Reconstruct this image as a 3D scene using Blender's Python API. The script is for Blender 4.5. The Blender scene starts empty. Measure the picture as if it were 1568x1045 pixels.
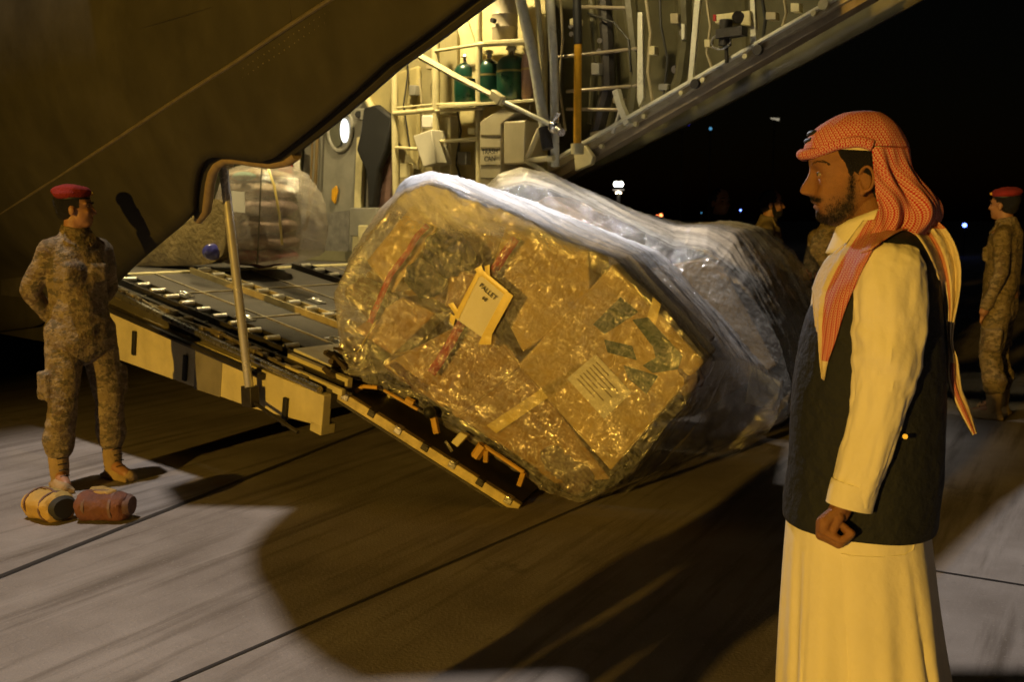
import bpy, bmesh, math, random
from mathutils import Vector, Matrix, noise
from mathutils.bvhtree import BVHTree
random.seed(7)
V = Vector
R = math.radians
S = bpy.context.scene
COL = S.collection

# ------------------------------------------------------------------ camera
W, H, FPX = 1568.0, 1045.0, 1524.0
CAM = V((0, 0, 1.53)); TILT = math.atan(187.5/FPX)
cd = bpy.data.cameras.new('camera'); cam = bpy.data.objects.new('camera', cd); COL.objects.link(cam)
cam.location = CAM; cam.rotation_euler = (R(90)-TILT, 0, 0)
cd.sensor_width = 36; cd.lens = 36*FPX/W; cd.clip_start = .05; cd.clip_end = 2000
cd.dof.use_dof = True; cd.dof.focus_distance = 3.4; cd.dof.aperture_fstop = 5.0
S.camera = cam
# ------------------------------------------------------------------ world, sun
wd = bpy.data.worlds.new('World'); S.world = wd; wd.use_nodes = True
nt = wd.node_tree; bg = nt.nodes['Background']
sky = nt.nodes.new('ShaderNodeTexSky'); sky.sky_type = 'NISHITA'; sky.sun_disc = False
sky.sun_elevation = R(1.0); sky.sun_rotation = R(200); sky.altitude = 50
nt.links.new(sky.outputs[0], bg.inputs[0]); bg.inputs[1].default_value = .0007
# faint moon
sd = bpy.data.lights.new('sun', 'SUN'); sun = bpy.data.objects.new('sun', sd); COL.objects.link(sun)
sd.energy = .006; sd.angle = R(.5); sd.color = (.8, .88, 1)
SUNDIR = V((.22, .03, -1)).normalized()          # travel direction of the light
sun.rotation_euler = SUNDIR.to_track_quat('-Z', 'Y').to_euler()
def lamp(name, kind, loc, energy, color, target=None, **kw):
    d = bpy.data.lights.new(name, kind); o = bpy.data.objects.new(name, d); COL.objects.link(o)
    d.energy = energy; d.color = color; o.location = loc
    for k, v in kw.items(): setattr(d, k, v)
    if target is not None: o.rotation_euler = (V(target)-V(loc)).to_track_quat('-Z', 'Y').to_euler()
    return o
# white apron floodlight high on a mast, aimed at the ground under the tail
MAST = V((.1, 3.7, 0)) - SUNDIR*(34/-SUNDIR.z)
lamp('apron_floodlight', 'SPOT', MAST, 29000, (1, .90, .85), (.1, 3.7, 0), spot_size=R(16.5), spot_blend=.12, shadow_soft_size=.35)
lamp('ramp_roof_lamp', 'SPOT', (-.25, 5.7, 3.1), 210, (.95, .93, 1), (.86, 2.55, 1.30), spot_size=R(26), spot_blend=.5, shadow_soft_size=.06)
# white work lamp under the tail roof, shining down on the loads
lamp('tail_work_lamp', 'SPOT', (-.95, 5.75, 4.15), 1000, (1, .95, .90), (.22, 6.5, 1.5), spot_size=R(49), spot_blend=.9, shadow_soft_size=.12)
# sodium floodlight on a mast behind and left of the photographer
lamp('sodium_floodlight', 'SPOT', (-12.5, -15.0, 3.9), 15500, (1, .56, .075), (1.9, 4.8, 1.0), spot_size=R(38), spot_blend=.75, shadow_soft_size=.12)
S.view_settings.view_transform = 'Standard'; S.view_settings.look = 'None'
S.view_settings.exposure = 0; S.view_settings.gamma = 1
S.cycles.use_denoising = True
S.cycles.max_bounces = 10; S.cycles.transparent_max_bounces = 16; S.cycles.sample_clamp_indirect = 4
S.cycles.caustics_reflective = False; S.cycles.caustics_refractive = False

# ------------------------------------------------------------------ picture <-> place helpers
def ray(px, py):
    x = (px-W/2)/FPX; y = -(py-H/2)/FPX
    F = V((0, math.cos(TILT), -math.sin(TILT))); U = V((0, math.sin(TILT), math.cos(TILT)))
    return F + V((1, 0, 0))*x + U*y
def at(px, py, Y):
    d = ray(px, py); return CAM + d*(Y/d.y)
def hit(px, py, p0, n):
    d = ray(px, py); return CAM + d*((V(p0)-CAM).dot(n)/d.dot(n))
def ground(px, py): return hit(px, py, (0, 0, 0), V((0, 0, 1)))

# ------------------------------------------------------------------ materials
def mat(name, col, rough=.6, metal=0, var=.25, vscale=6, bump=.0, bscale=40, coat=0, spec=.5, emit=None, estr=0, aniso=0):
    m = bpy.data.materials.new(name); m.use_nodes = True; t = m.node_tree; N = t.nodes; L = t.links
    b = N['Principled BSDF']; b.inputs['Roughness'].default_value = rough; b.inputs['Metallic'].default_value = metal
    b.inputs['Coat Weight'].default_value = coat; b.inputs['Specular IOR Level'].default_value = spec
    tc = N.new('ShaderNodeTexCoord')
    n1 = N.new('ShaderNodeTexNoise'); n1.inputs['Scale'].default_value = vscale; n1.inputs['Detail'].default_value = 6; n1.inputs['Roughness'].default_value = .65
    L.new(tc.outputs['Object'], n1.inputs['Vector'])
    cr = N.new('ShaderNodeValToRGB'); c = V(col)
    cr.color_ramp.elements[0].position = .3; cr.color_ramp.elements[1].position = .7
    cr.color_ramp.elements[0].color = (*(c*(1-var)), 1); cr.color_ramp.elements[1].color = (*[min(1, k) for k in c*(1+var*.6)], 1)
    L.new(n1.outputs[0], cr.inputs[0]); L.new(cr.outputs[0], b.inputs['Base Color'])
    if rough > .05:
        mr = N.new('ShaderNodeMapRange'); mr.inputs[3].default_value = max(.03, rough-.12); mr.inputs[4].default_value = min(1, rough+.12)
        L.new(n1.outputs[0], mr.inputs[0]); L.new(mr.outputs[0], b.inputs['Roughness'])
    if bump:
        n2 = N.new('ShaderNodeTexNoise'); n2.inputs['Scale'].default_value = bscale; n2.inputs['Detail'].default_value = 5
        L.new(tc.outputs['Object'], n2.inputs['Vector'])
        bp = N.new('ShaderNodeBump'); bp.inputs['Strength'].default_value = bump; bp.inputs['Distance'].default_value = .02
        L.new(n2.outputs[0], bp.inputs['Height']); L.new(bp.outputs[0], b.inputs['Normal'])
    if emit: b.inputs['Emission Color'].default_value = (*emit, 1); b.inputs['Emission Strength'].default_value = estr
    return m
def camo(name, cols, scale=11):
    m = mat(name, cols[0], .85, 0, .1, 8, .5, 60); t = m.node_tree; N = t.nodes; L = t.links; b = N['Principled BSDF']
    tc = N.new('ShaderNodeTexCoord'); prev = None
    c0 = N.new('ShaderNodeRGB'); c0.outputs[0].default_value = (*cols[0], 1); prev = c0.outputs[0]
    for i, c in enumerate(cols[1:]):
        mp = N.new('ShaderNodeMapping'); mp.inputs['Location'].default_value = (i*7.3, i*3.1, i*5.7); mp.inputs['Scale'].default_value = (1, 1, 1.6)
        L.new(tc.outputs['Object'], mp.inputs[0])
        n = N.new('ShaderNodeTexNoise'); n.inputs['Scale'].default_value = scale*(1+i*.5); n.inputs['Detail'].default_value = 5; n.inputs['Roughness'].default_value = .7
        L.new(mp.outputs[0], n.inputs['Vector'])
        r = N.new('ShaderNodeValToRGB'); r.color_ramp.interpolation = 'LINEAR'; r.color_ramp.elements[0].position = .53; r.color_ramp.elements[1].position = .56
        L.new(n.outputs[0], r.inputs[0])
        mx = N.new('ShaderNodeMix'); mx.data_type = 'RGBA'
        L.new(r.outputs[0], mx.inputs[0]); L.new(prev, mx.inputs[6]); mx.inputs[7].default_value = (*c, 1); prev = mx.outputs[2]
    L.new(prev, b.inputs['Base Color']); return m
def checked_cloth(name, red, white, p=.0105, border=False):
    m = bpy.data.materials.new(name); m.use_nodes = True; t = m.node_tree; N = t.nodes; L = t.links
    b = N['Principled BSDF']; b.inputs['Roughness'].default_value = .85; b.inputs['Sheen Weight'].default_value = .0
    uv = N.new('ShaderNodeUVMap'); uv.uv_map = 'uv'
    sp = N.new('ShaderNodeSeparateXYZ'); L.new(uv.outputs[0], sp.inputs[0])
    def M(op, a, bb=None, c=None):
        n = N.new('ShaderNodeMath'); n.operation = op
        for i, k in enumerate((a, bb, c)):
            if k is None: continue
            if isinstance(k, (int, float)): n.inputs[i].default_value = k
            else: L.new(k, n.inputs[i])
        return n.outputs[0]
    U = M('DIVIDE', sp.outputs[0], p); Vv = M('DIVIDE', sp.outputs[1], p)
    tri = M('PINGPONG', Vv, .5)
    z = M('FRACT', M('ADD', U, M('MULTIPLY', tri, 1.1)))
    line = M('LESS_THAN', z, .34)
    cross = M('LESS_THAN', M('FRACT', M('MULTIPLY', Vv, 1.0)), .26)
    k = M('MAXIMUM', line, M('MULTIPLY', cross, M('LESS_THAN', M('FRACT', M('MULTIPLY', U, .5)), .5)))
    mx = N.new('ShaderNodeMix'); mx.data_type = 'RGBA'; mx.inputs[6].default_value = (*red, 1); mx.inputs[7].default_value = (*white, 1)
    L.new(k, mx.inputs[0]); L.new(mx.outputs[2], b.inputs['Base Color'])
    bp = N.new('ShaderNodeBump'); bp.inputs['Strength'].default_value = .12; bp.inputs['Distance'].default_value = .001
    L.new(k, bp.inputs['Height']); L.new(bp.outputs[0], b.inputs['Normal'])
    return m
def film(name, dens=.25, tint=(.85, .85, .88), stretch=(1, 1, 6), rough=.16, wr=.26):
    m = bpy.data.materials.new(name); m.use_nodes = True; t = m.node_tree; N = t.nodes; L = t.links
    N.remove(N['Principled BSDF']); out = N['Material Output']
    tc = N.new('ShaderNodeTexCoord'); at_ = N.new('ShaderNodeAttribute'); at_.attribute_name = 'layers'
    def nz(sc, scale3, det=5, dist=0):
        mp = N.new('ShaderNodeMapping'); mp.inputs['Scale'].default_value = scale3; L.new(tc.outputs['UV'], mp.inputs[0])
        n = N.new('ShaderNodeTexNoise'); n.inputs['Scale'].default_value = sc; n.inputs['Detail'].default_value = det; n.inputs['Roughness'].default_value = .6; n.inputs['Distortion'].default_value = dist
        L.new(mp.outputs[0], n.inputs['Vector']); return n.outputs[0]
    def M(op, a, bb=None):
        n = N.new('ShaderNodeMath'); n.operation = op
        for i, k in enumerate((a, bb)):
            if k is None: continue
            if isinstance(k, (int, float)): n.inputs[i].default_value = k
            else: L.new(k, n.inputs[i])
        return n.outputs[0]
    a = nz(5, (1, 4.5, 1), 7, 1.4); b_ = nz(17, (1.3, .5, 1), 6, 2.2); c = nz(3.2, (1, 1.3, 1), 5, 1.0); e_ = nz(9, (.5, 3.0, 1), 4, .6)
    def ridge(x, w): return M('SUBTRACT', 1, M('MINIMUM', M('MULTIPLY', M('ABSOLUTE', M('SUBTRACT', x, .5)), w), 1))
    rid = ridge(a, 10); r2 = ridge(b_, 9); r3 = ridge(e_, 8)
    h = M('ADD', M('ADD', M('MULTIPLY', rid, .42), M('MULTIPLY', r2, .28)), M('ADD', M('MULTIPLY', c, 1.5), M('MULTIPLY', r3, .22)))
    bp = N.new('ShaderNodeBump'); bp.inputs['Strength'].default_value = wr; bp.inputs['Distance'].default_value = .03; L.new(h, bp.inputs['Height'])
    gl = N.new('ShaderNodeBsdfGlossy'); gl.inputs['Roughness'].default_value = rough; L.new(M('ADD', .04, M('MULTIPLY', c, .16)), gl.inputs['Roughness']); gl.inputs['Color'].default_value = (1, .97, .95, 1); L.new(bp.outputs[0], gl.inputs['Normal'])
    df = N.new('ShaderNodeBsdfDiffuse'); df.inputs['Color'].default_value = (*tint, 1); L.new(bp.outputs[0], df.inputs['Normal'])
    tr = N.new('ShaderNodeBsdfTransparent'); tr.inputs['Color'].default_value = (.93, .93, .93, 1)
    lw = N.new('ShaderNodeLayerWeight'); lw.inputs['Blend'].default_value = .25; L.new(bp.outputs[0], lw.inputs['Normal'])
    # milky share grows with the number of layers wound over each other and at creases
    milky = M('MINIMUM', M('ADD', M('MULTIPLY', M('ADD', M('MULTIPLY', rid, rid), M('MULTIPLY', r2, r2)), .13), M('MULTIPLY', at_.outputs['Fac'], 1.0)), .93)
    mill = M('MULTIPLY', milky, M('ADD', .65, M('MULTIPLY', c, .7)))
    m1 = N.new('ShaderNodeMixShader'); L.new(mill, m1.inputs[0]); L.new(tr.outputs[0], m1.inputs[1]); L.new(df.outputs[0], m1.inputs[2])
    m2 = N.new('ShaderNodeMixShader'); L.new(M('ADD', M('MULTIPLY', M('ADD', .055, M('MULTIPLY', r2, .21)), M('MINIMUM', M('MAXIMUM', M('MULTIPLY', M('SUBTRACT', c, .36), 4.5), .12), 1.25)), M('MULTIPLY', lw.outputs['Fresnel'], .35)), m2.inputs[0]); L.new(m1.outputs[0], m2.inputs[1]); L.new(gl.outputs[0], m2.inputs[2])
    L.new(m2.outputs[0], out.inputs[0]); return m

SKIN_GREEN = mat('olive_skin_paint', (.046, .042, .028), .75, 0, .3, 2.2, .12, 9, spec=.25)
def add_streaks(m, sc, scale3, k):
    t = m.node_tree; N = t.nodes; L = t.links; b = N['Principled BSDF']; src = b.inputs['Base Color'].links[0].from_socket
    tc = N.new('ShaderNodeTexCoord'); mp = N.new('ShaderNodeMapping'); mp.inputs['Scale'].default_value = scale3; L.new(tc.outputs['Object'], mp.inputs[0])
    n = N.new('ShaderNodeTexNoise'); n.inputs['Scale'].default_value = sc; n.inputs['Detail'].default_value = 5; L.new(mp.outputs[0], n.inputs['Vector'])
    r = N.new('ShaderNodeMapRange'); r.inputs[1].default_value = .35; r.inputs[2].default_value = .7; r.inputs[3].default_value = 1-k; r.inputs[4].default_value = 1+k*.4; L.new(n.outputs[0], r.inputs[0])
    h = N.new('ShaderNodeHueSaturation'); L.new(src, h.inputs['Color']); L.new(r.outputs[0], h.inputs['Value']); L.new(h.outputs[0], b.inputs['Base Color'])
add_streaks(SKIN_GREEN, 3, (1.3, 1.3, .4), .16)
FRAME_CREAM = mat('cream_primer', (.62, .55, .30), .45, 0, .22, 7, .1, 30)
WALL_OLIVE = mat('interior_grey_green', (.115, .105, .055), .38, 0, .35, 3, .25, 8)
WALL_GREY = mat('door_grey', (.24, .23, .19), .5, 0, .2, 5, .12, 20)
PIPE_PALE = mat('pale_pipe', (.72, .70, .55), .3, .1, .15, 12)
STEEL = mat('bare_steel', (.62, .60, .55), .28, .9, .2, 15, .1, 60)
DARK_METAL = mat('dark_metal', (.045, .04, .035), .5, .4, .4, 10, .2, 40)
RAMP_PANEL = mat('ramp_grip_panel', (.07, .063, .055), .75, 0, .35, 9, .5, 160)
RAMP_SIDE = mat('ramp_side_paint', (.62, .55, .32), .5, 0, .18, 6, .1, 20)
BLACK = mat('black_rubber', (.012, .012, .012), .6, 0, .3, 10)
YELLOW = mat('yellow_paint', (.70, .36, .02), .4, 0, .2, 12)
RED = mat('red_webbing', (.42, .02, .015), .7, 0, .3, 30, .4, 200)
GREEN_BOTTLE = mat('green_bottle_paint', (.006, .045, .028), .3, 0, .25, 10, coat=.3)
TAN_KEG = mat('tan_tank', (.42, .36, .24), .45, 0, .2, 8)
CARD = mat('brown_cardboard', (.34, .215, .08), .8, 0, .22, 7, .15, 30)
CARD2 = mat('light_cardboard', (.50, .36, .14), .8, 0, .2, 5, .15, 30)
PAPER = mat('white_paper', (.80, .76, .64), .7, 0, .06, 6, .1, 15)
INK = mat('black_ink', (.02, .02, .02), .8, 0, 0, 5)
TAPE = mat('yellow_tape', (.80, .62, .16), .35, 0, .12, 14)
NAVY = mat('navy_sack', (.02, .035, .06), .6, 0, .5, 7, .8, 16)
DKGREEN = mat('dark_green_print', (.018, .06, .045), .6, 0, .3, 10)
BROWNBAG = mat('brown_sack', (.16, .09, .07), .7, 0, .4, 7, .7, 14)
MAUVE = mat('mauve_sack', (.20, .15, .16), .7, 0, .35, 7, .7, 14)
SKINM = mat('weathered_skin', (.34, .17, .085), .5, 0, .12, 14, .15, 120)
HAIR = mat('black_hair', (.008, .007, .006), .6, 0, .3, 40, .8, 300)
THOBE = mat('cream_cotton', (.80, .75, .60), .85, 0, .05, 5, .55, 9)
CAPW = mat('white_cotton_cap', (.72, .64, .42), .9, 0, .08, 8, .4, 120)
VESTM = mat('dark_vest_cloth', (.006, .0085, .014), .8, 0, .3, 8, .5, 35)
CAMO1 = camo('desert_camouflage', [(.20, .15, .08), (.13, .09, .048), (.27, .21, .125), (.10, .08, .042)], 9)
BERET = mat('red_wool', (.22, .012, .010), .9, 0, .25, 12, .5, 120)
BOOT = mat('tan_suede', (.34, .24, .12), .85, 0, .25, 9, .4, 60)
SHEMAGH = checked_cloth('red_checked_cotton', (.42, .012, .020), (.60, .42, .34), .0064)
SHEMAGH_PALE = mat('pale_scarf_border', (.70, .60, .42), .9, 0, .1, 10, .4, 60)
SHEMAGH_ORANGE = checked_cloth('rust_checked_cotton', (.42, .07, .03), (.60, .42, .28), .006)
CONC = None
FILM1 = film('stretch_film', .22, (.80, .80, .84))
FILM2 = film('stretch_film_dusty', .30, (.70, .66, .60), wr=.3)

# ------------------------------------------------------------------ mesh builder
class MB:
    def __init__(s): s.v = []; s.f = []; s.uv = None
    def add(s, vs, fs):
        o = len(s.v); s.v += [V(p) for p in vs]; s.f += [tuple(i+o for i in f) for f in fs]; return s
    def box(s, c, ax, ay, az):       # centre and three half-axis vectors
        c, ax, ay, az = V(c), V(ax), V(ay), V(az)
        vs = [c+ax*i+ay*j+az*k for i in (-1, 1) for j in (-1, 1) for k in (-1, 1)]
        fs = [(0, 1, 3, 2), (4, 6, 7, 5), (0, 4, 5, 1), (2, 3, 7, 6), (0, 2, 6, 4), (1, 5, 7, 3)]
        if ax.cross(ay).dot(az) < 0: fs = [f[::-1] for f in fs]
        return s.add(vs, fs)
    def prism(s, poly, d):           # polygon points and extrusion vector
        n = len(poly); d = V(d); P = [V(p) for p in poly]
        nrm = V((0, 0, 0))
        for i in range(n): nrm += P[i].cross(P[(i+1) % n])
        fs = [tuple(range(n)), tuple(range(2*n-1, n-1, -1))]+[(i, i+n, (i+1) % n+n, (i+1) % n) for i in range(n)]
        if nrm.dot(d) > 0: fs = [f[::-1] for f in fs]
        return s.add(P+[p+d for p in P], fs)
    def tube(s, pts, r, n=12, cap=True, flat=1.0, up=None):
        P = [V(p) for p in pts]; rs = r if isinstance(r, (list, tuple)) else [r]*len(P)
        o = len(s.v); prev = None
        for i, p in enumerate(P):
            t = (P[min(i+1, len(P)-1)]-P[max(i-1, 0)]).normalized()
            if prev is None:
                a = V(up) if up is not None else (V((0, 0, 1)) if abs(t.z) < .9 else V((1, 0, 0)))
            else: a = prev
            b = t.cross(a).normalized(); a = b.cross(t).normalized(); prev = a
            for k in range(n):
                th = 2*math.pi*k/n
                s.v.append(p+a*math.cos(th)*rs[i]*flat+b*math.sin(th)*rs[i])
        for i in range(len(P)-1):
            for k in range(n):
                s.f.append((o+i*n+k, o+i*n+(k+1) % n, o+(i+1)*n+(k+1) % n, o+(i+1)*n+k))
        if cap:
            s.f.append(tuple(o+k for k in range(n))[::-1]); s.f.append(tuple(o+(len(P)-1)*n+k for k in range(n)))
        return s
    def ball(s, c, r, seg=16, rings=10, rot=None):
        r = V(r) if not isinstance(r, (int, float)) else V((r, r, r)); c = V(c); o = len(s.v)
        def tf(p):
            q = V((p[0]*r.x, p[1]*r.y, p[2]*r.z))
            return c+(rot @ q if rot else q)
        s.v.append(tf((0, 0, 1)))
        for i in range(1, rings):
            ph = math.pi*i/rings
            for k in range(seg):
                th = 2*math.pi*k/seg; s.v.append(tf((math.sin(ph)*math.cos(th), math.sin(ph)*math.sin(th), math.cos(ph))))
        s.v.append(tf((0, 0, -1)))
        for k in range(seg): s.f.append((o, o+1+k, o+1+(k+1) % seg))
        for i in range(rings-2):
            for k in range(seg):
                a = o+1+i*seg+k; b = o+1+i*seg+(k+1) % seg; s.f.append((a, a+seg, b+seg, b))
        e = len(s.v)-1
        for k in range(seg): s.f.append((e, o+1+(rings-2)*seg+(k+1) % seg, o+1+(rings-2)*seg+k))
        return s
    def cap(s, a, b, ra, rb, n=14):   # tapered capsule with round ends
        a, b = V(a), V(b); d = (b-a); L = d.length
        if L < 1e-6: return s.ball(a, max(ra, rb))
        pts = []; rs = []
        t = d/L
        for i in range(5, 0, -1): ph = math.pi/2*i/5.3; pts.append(a-t*ra*math.sin(ph)); rs.append(ra*math.cos(ph))
        pts.append(a); rs.append(ra); pts.append(b); rs.append(rb)
        for i in range(1, 6): ph = math.pi/2*i/5.3; pts.append(b+t*rb*math.sin(ph)); rs.append(rb*math.cos(ph))
        return s.tube(pts, rs, n)
    def chain(s, pts, rs, n=14):
        for i in range(len(pts)-1): s.cap(pts[i], pts[i+1], rs[i], rs[i+1], n)
        return s
    def grid(s, rows, closed=False, capends=False):
        o = len(s.v); n = len(rows[0])
        for r_ in rows: s.v += [V(p) for p in r_]
        for i in range(len(rows)-1):
            for k in range(n if closed else n-1):
                s.f.append((o+i*n+k, o+i*n+(k+1) % n, o+(i+1)*n+(k+1) % n, o+(i+1)*n+k))
        if capends and closed:
            s.f.append(tuple(o+k for k in range(n))[::-1]); s.f.append(tuple(o+(len(rows)-1)*n+k for k in range(n)))
        return s
ORIG = {}
def root_of(o):
    while o.parent: o = o.parent
    return o
def tag(o, label=None, cat=None, group=None, kind=None):
    if label: o['label'] = label
    if cat: o['category'] = cat
    if group: o['group'] = group
    if kind: o['kind'] = kind
    return o
def thing(name, loc, label, cat, group=None):
    o = bpy.data.objects.new(name, None); COL.objects.link(o); o.empty_display_size = .1
    o.location = loc; ORIG[o.name] = V(loc); return tag(o, label, cat, group)
def part(name, mb, m, parent=None, smooth=True, bevel=0, sub=0, origin=None, fixn=False):
    me = bpy.data.meshes.new(name)
    if parent: og = ORIG[root_of(parent).name]
    else: og = V(origin) if origin is not None else V((0, 0, 0))
    me.from_pydata([tuple(p-og) for p in mb.v], [], mb.f); me.update()
    if fixn:
        b = bmesh.new(); b.from_mesh(me); bmesh.ops.recalc_face_normals(b, faces=b.faces); b.to_mesh(me); b.free()
    o = bpy.data.objects.new(name, me); COL.objects.link(o)
    ms = m if isinstance(m, list) else [m]
    for k in ms: me.materials.append(k)
    if smooth:
        for p in me.polygons: p.use_smooth = True
        try: me.set_sharp_from_angle(angle=R(40))
        except Exception: pass
    if parent: o.parent = parent
    else: o.location = og; ORIG[o.name] = og
    if bevel:
        bm_ = o.modifiers.new('bevel', 'BEVEL'); bm_.width = bevel; bm_.segments = 2; bm_.limit_method = 'ANGLE'; bm_.angle_limit = R(40)
    if sub:
        sm = o.modifiers.new('sub', 'SUBSURF'); sm.levels = sub; sm.render_levels = sub
    return o
def remesh(o, voxel=.01, smooth=6, noise_amp=0, noise_scale=8, stretch=(1, 1, 1)):
    me0 = o.data; mats = list(me0.materials)
    r_ = o.modifiers.new('r', 'REMESH'); r_.mode = 'VOXEL'; r_.voxel_size = voxel
    s_ = o.modifiers.new('s', 'SMOOTH'); s_.factor = .6; s_.iterations = smooth
    dg = bpy.context.evaluated_depsgraph_get(); me = bpy.data.meshes.new_from_object(o.evaluated_get(dg))
    o.modifiers.clear(); o.data = me; me.materials.clear()
    for k in mats: me.materials.append(k)
    if noise_amp:
        me.update()
        for v in me.vertices:
            q = V((v.co.x*stretch[0], v.co.y*stretch[1], v.co.z*stretch[2]))*noise_scale
            n = noise.fractal(q, .7, 2.0, 4)
            rid = 1-abs(noise.noise(q*.8+V((9, 3, 1))))*2.4
            v.co += v.normal*(n*.6+rid*.5)*noise_amp
    for p in me.polygons: p.use_smooth = True
    me.update(); return o
def interp(tab, x):                   # piecewise-linear table [(x, a, b, ...)]
    if x <= tab[0][0]: return tab[0][1:]
    for p, q in zip(tab, tab[1:]):
        if x <= q[0]:
            k = (x-p[0])/(q[0]-p[0]) if q[0] > p[0] else 0; return tuple(a+(b-a)*k for a, b in zip(p[1:], q[1:]))
    return tab[-1][1:]
def copy_tree(o, parent=None):
    c = o.copy(); COL.objects.link(c); c.parent = parent
    for ch in list(o.children): copy_tree(ch, c)
    return c
exec_parts = []
# ------------------------------------------------------------------ ground
def ground_mat():
    m = bpy.data.materials.new('apron_concrete'); m.use_nodes = True; t = m.node_tree; N = t.nodes; L = t.links; b = N['Principled BSDF']
    tc = N.new('ShaderNodeTexCoord')
    def nz(sc, rot=0, scl=(1, 1, 1), det=6, ro=.6):
        mp = N.new('ShaderNodeMapping'); mp.vector_type = 'TEXTURE'; mp.inputs['Rotation'].default_value = (0, 0, rot); mp.inputs['Scale'].default_value = tuple(1/q for q in scl)
        L.new(tc.outputs['Object'], mp.inputs[0]); n = N.new('ShaderNodeTexNoise'); n.inputs['Scale'].default_value = sc; n.inputs['Detail'].default_value = det; n.inputs['Roughness'].default_value = ro
        L.new(mp.outputs[0], n.inputs['Vector']); return n.outputs[0]
    a = nz(1.1); s_ = nz(5, R(60), (.12, 1.6, 1)); f = nz(70); sp = nz(9, 0, (1, 1, 1), 4, .8)
    def mixc(fac, c1, c2, k0, k1):
        r = N.new('ShaderNodeMapRange'); r.inputs[1].default_value = k0; r.inputs[2].default_value = k1; L.new(fac, r.inputs[0])
        mx = N.new('ShaderNodeMix'); mx.data_type = 'RGBA'; L.new(r.outputs[0], mx.inputs[0])
        for i, c in ((6, c1), (7, c2)):
            if isinstance(c, tuple): mx.inputs[i].default_value = (*c, 1)
            else: L.new(c, mx.inputs[i])
        return mx.outputs[2]
    c = mixc(a, (.20, .17, .14), (.34, .30, .26), .35, .65)
    c = mixc(s_, c, (.14, .115, .09), .50, .68); s3 = nz(2.6, R(57), (.10, 2.2, 1), 7, .7); c = mixc(s3, c, (.36, .32, .28), .55, .75); cr_ = nz(.8, .4, (1, 1, 1), 9, .75)
    c = mixc(cr_, c, (.10, .085, .065), .60, .72)
    c = mixc(sp, c, (.12, .10, .08), .64, .8)
    c = mixc(f, c, (.40, .36, .31), .58, .80); f2 = nz(160, 0, (1, 1, 1), 3, .8); c = mixc(f2, c, (.09, .075, .06), .60, .74)
    L.new(c, b.inputs['Base Color']); b.inputs['Roughness'].default_value = .85
    ad = N.new('ShaderNodeMath'); ad.operation = 'ADD'; L.new(f, ad.inputs[0]); L.new(s_, ad.inputs[1])
    bp = N.new('ShaderNodeBump'); bp.inputs['Strength'].default_value = .35; bp.inputs['Distance'].default_value = .01; L.new(ad.outputs[0], bp.inputs['Height']); L.new(bp.outputs[0], b.inputs['Normal'])
    return m
g = MB().add([(-300, -100, 0), (300, -100, 0), (300, 700, 0), (-300, 700, 0)], [(0, 1, 2, 3)])
tag(part('ground', g, ground_mat(), smooth=False), kind='structure')
jl = MB()
def joint(p, q, w, n=40):
    p, q = V(p), V(q); d = (q-p).normalized(); s_ = V((-d.y, d.x, 0))*w/2
    rows = []
    for i in range(n+1):
        c = p.lerp(q, i/n)+V((0, 0, .004)); j = .25*w*noise.noise(c*3)
        rows.append([c-s_+s_.normalized()*j, c+s_+s_.normalized()*j*.6])
    jl.grid(rows)
p0, p1 = ground(0, 884), ground(270, 776); joint(p0-(p1-p0)*1.0, p1+(p1-p0)*4, .035)
p0, p1 = ground(270, 1045), ground(720, 850); joint(p0-(p1-p0)*1, p1+(p1-p0)*5, .018)
p0, p1 = ground(1445, 878), ground(1568, 898); joint(p0-(p1-p0)*.3, p1+(p1-p0)*3, .014)
tag(part('apron_joints', jl, mat('joint_tar', (.03, .025, .02), .8, 0, .3, 10), smooth=False), kind='structure')

# ------------------------------------------------------------------ aircraft (s: aft along the axis, v: towards the far side, z: up)
H0 = V((-3.28, 7.37, 0)); AX = V((.7507, -.6606, 0)); LT = V((.6606, .7507, 0)); UP = V((0, 0, 1))
def AP(s, v, z): return H0+AX*s+LT*v+UP*z
def toAP(p): q = V((p.x, p.y, 0))-H0; return q.dot(AX), q.dot(LT), p.z
def FP(px, py, v): return hit(px, py, H0+LT*v, LT)     # a pixel on the vertical plane v = const
VC, ZC, RR = 1.55, 2.75, 2.2
def vnear(z): return VC-math.sqrt(max(RR*RR-(z-ZC)**2, 1.47**2 if z < ZC else 0))
def vfar(z): return 2*VC-vnear(z)
def skin_hit(px, py):
    d = ray(px, py); t = 2.0; prev = None
    while t < 14:
        p = CAM+d*t; s_, v, z = toAP(p); f = v-vnear(max(.3, min(z, 4.9)))
        if prev is not None and f > 0: return s_, z
        prev = f; t += .01
    return s_, z
plane = thing('cargo_aircraft', AP(0, VC, 0), 'olive military transport aircraft with open rear ramp and lit cream interior', 'aircraft')
bp = [(-330, 520), (-120, 518), (0, 508), (60, 500), (130, 470), (180, 430), (215, 400), (250, 371), (280, 345), (297, 329), (304, 318), (305, 300), (307, 278), (312, 258), (320, 244), (334, 236), (352, 236), (380, 240), (410, 243), (428, 238), (445, 226), (470, 206), (500, 182), (520, 165), (560, 131), (600, 95), (660, 52), (730, 0), (790, -45), (900, -130), (1000, -205)]
edge = []
for px, py in bp:
    s_, z = skin_hit(px, py); 
    if edge and s_ <= edge[-1][0]: s_ = edge[-1][0]+.004
    edge.append((s_, z))
edge = [(-14, .6), (-3.5, .6)]+[e for e in edge if e[0] > -3.2]
S_END = 5.02
last = edge[-1]; k_ = (edge[-1][1]-edge[-4][1])/(edge[-1][0]-edge[-4][0])
edge = [e for e in edge if e[0] < S_END]+[(S_END, min(4.6, last[1]+k_*(S_END-last[0])))]
def zang(z): return math.asin(max(-1, min(1, (z-ZC)/RR)))
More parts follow.
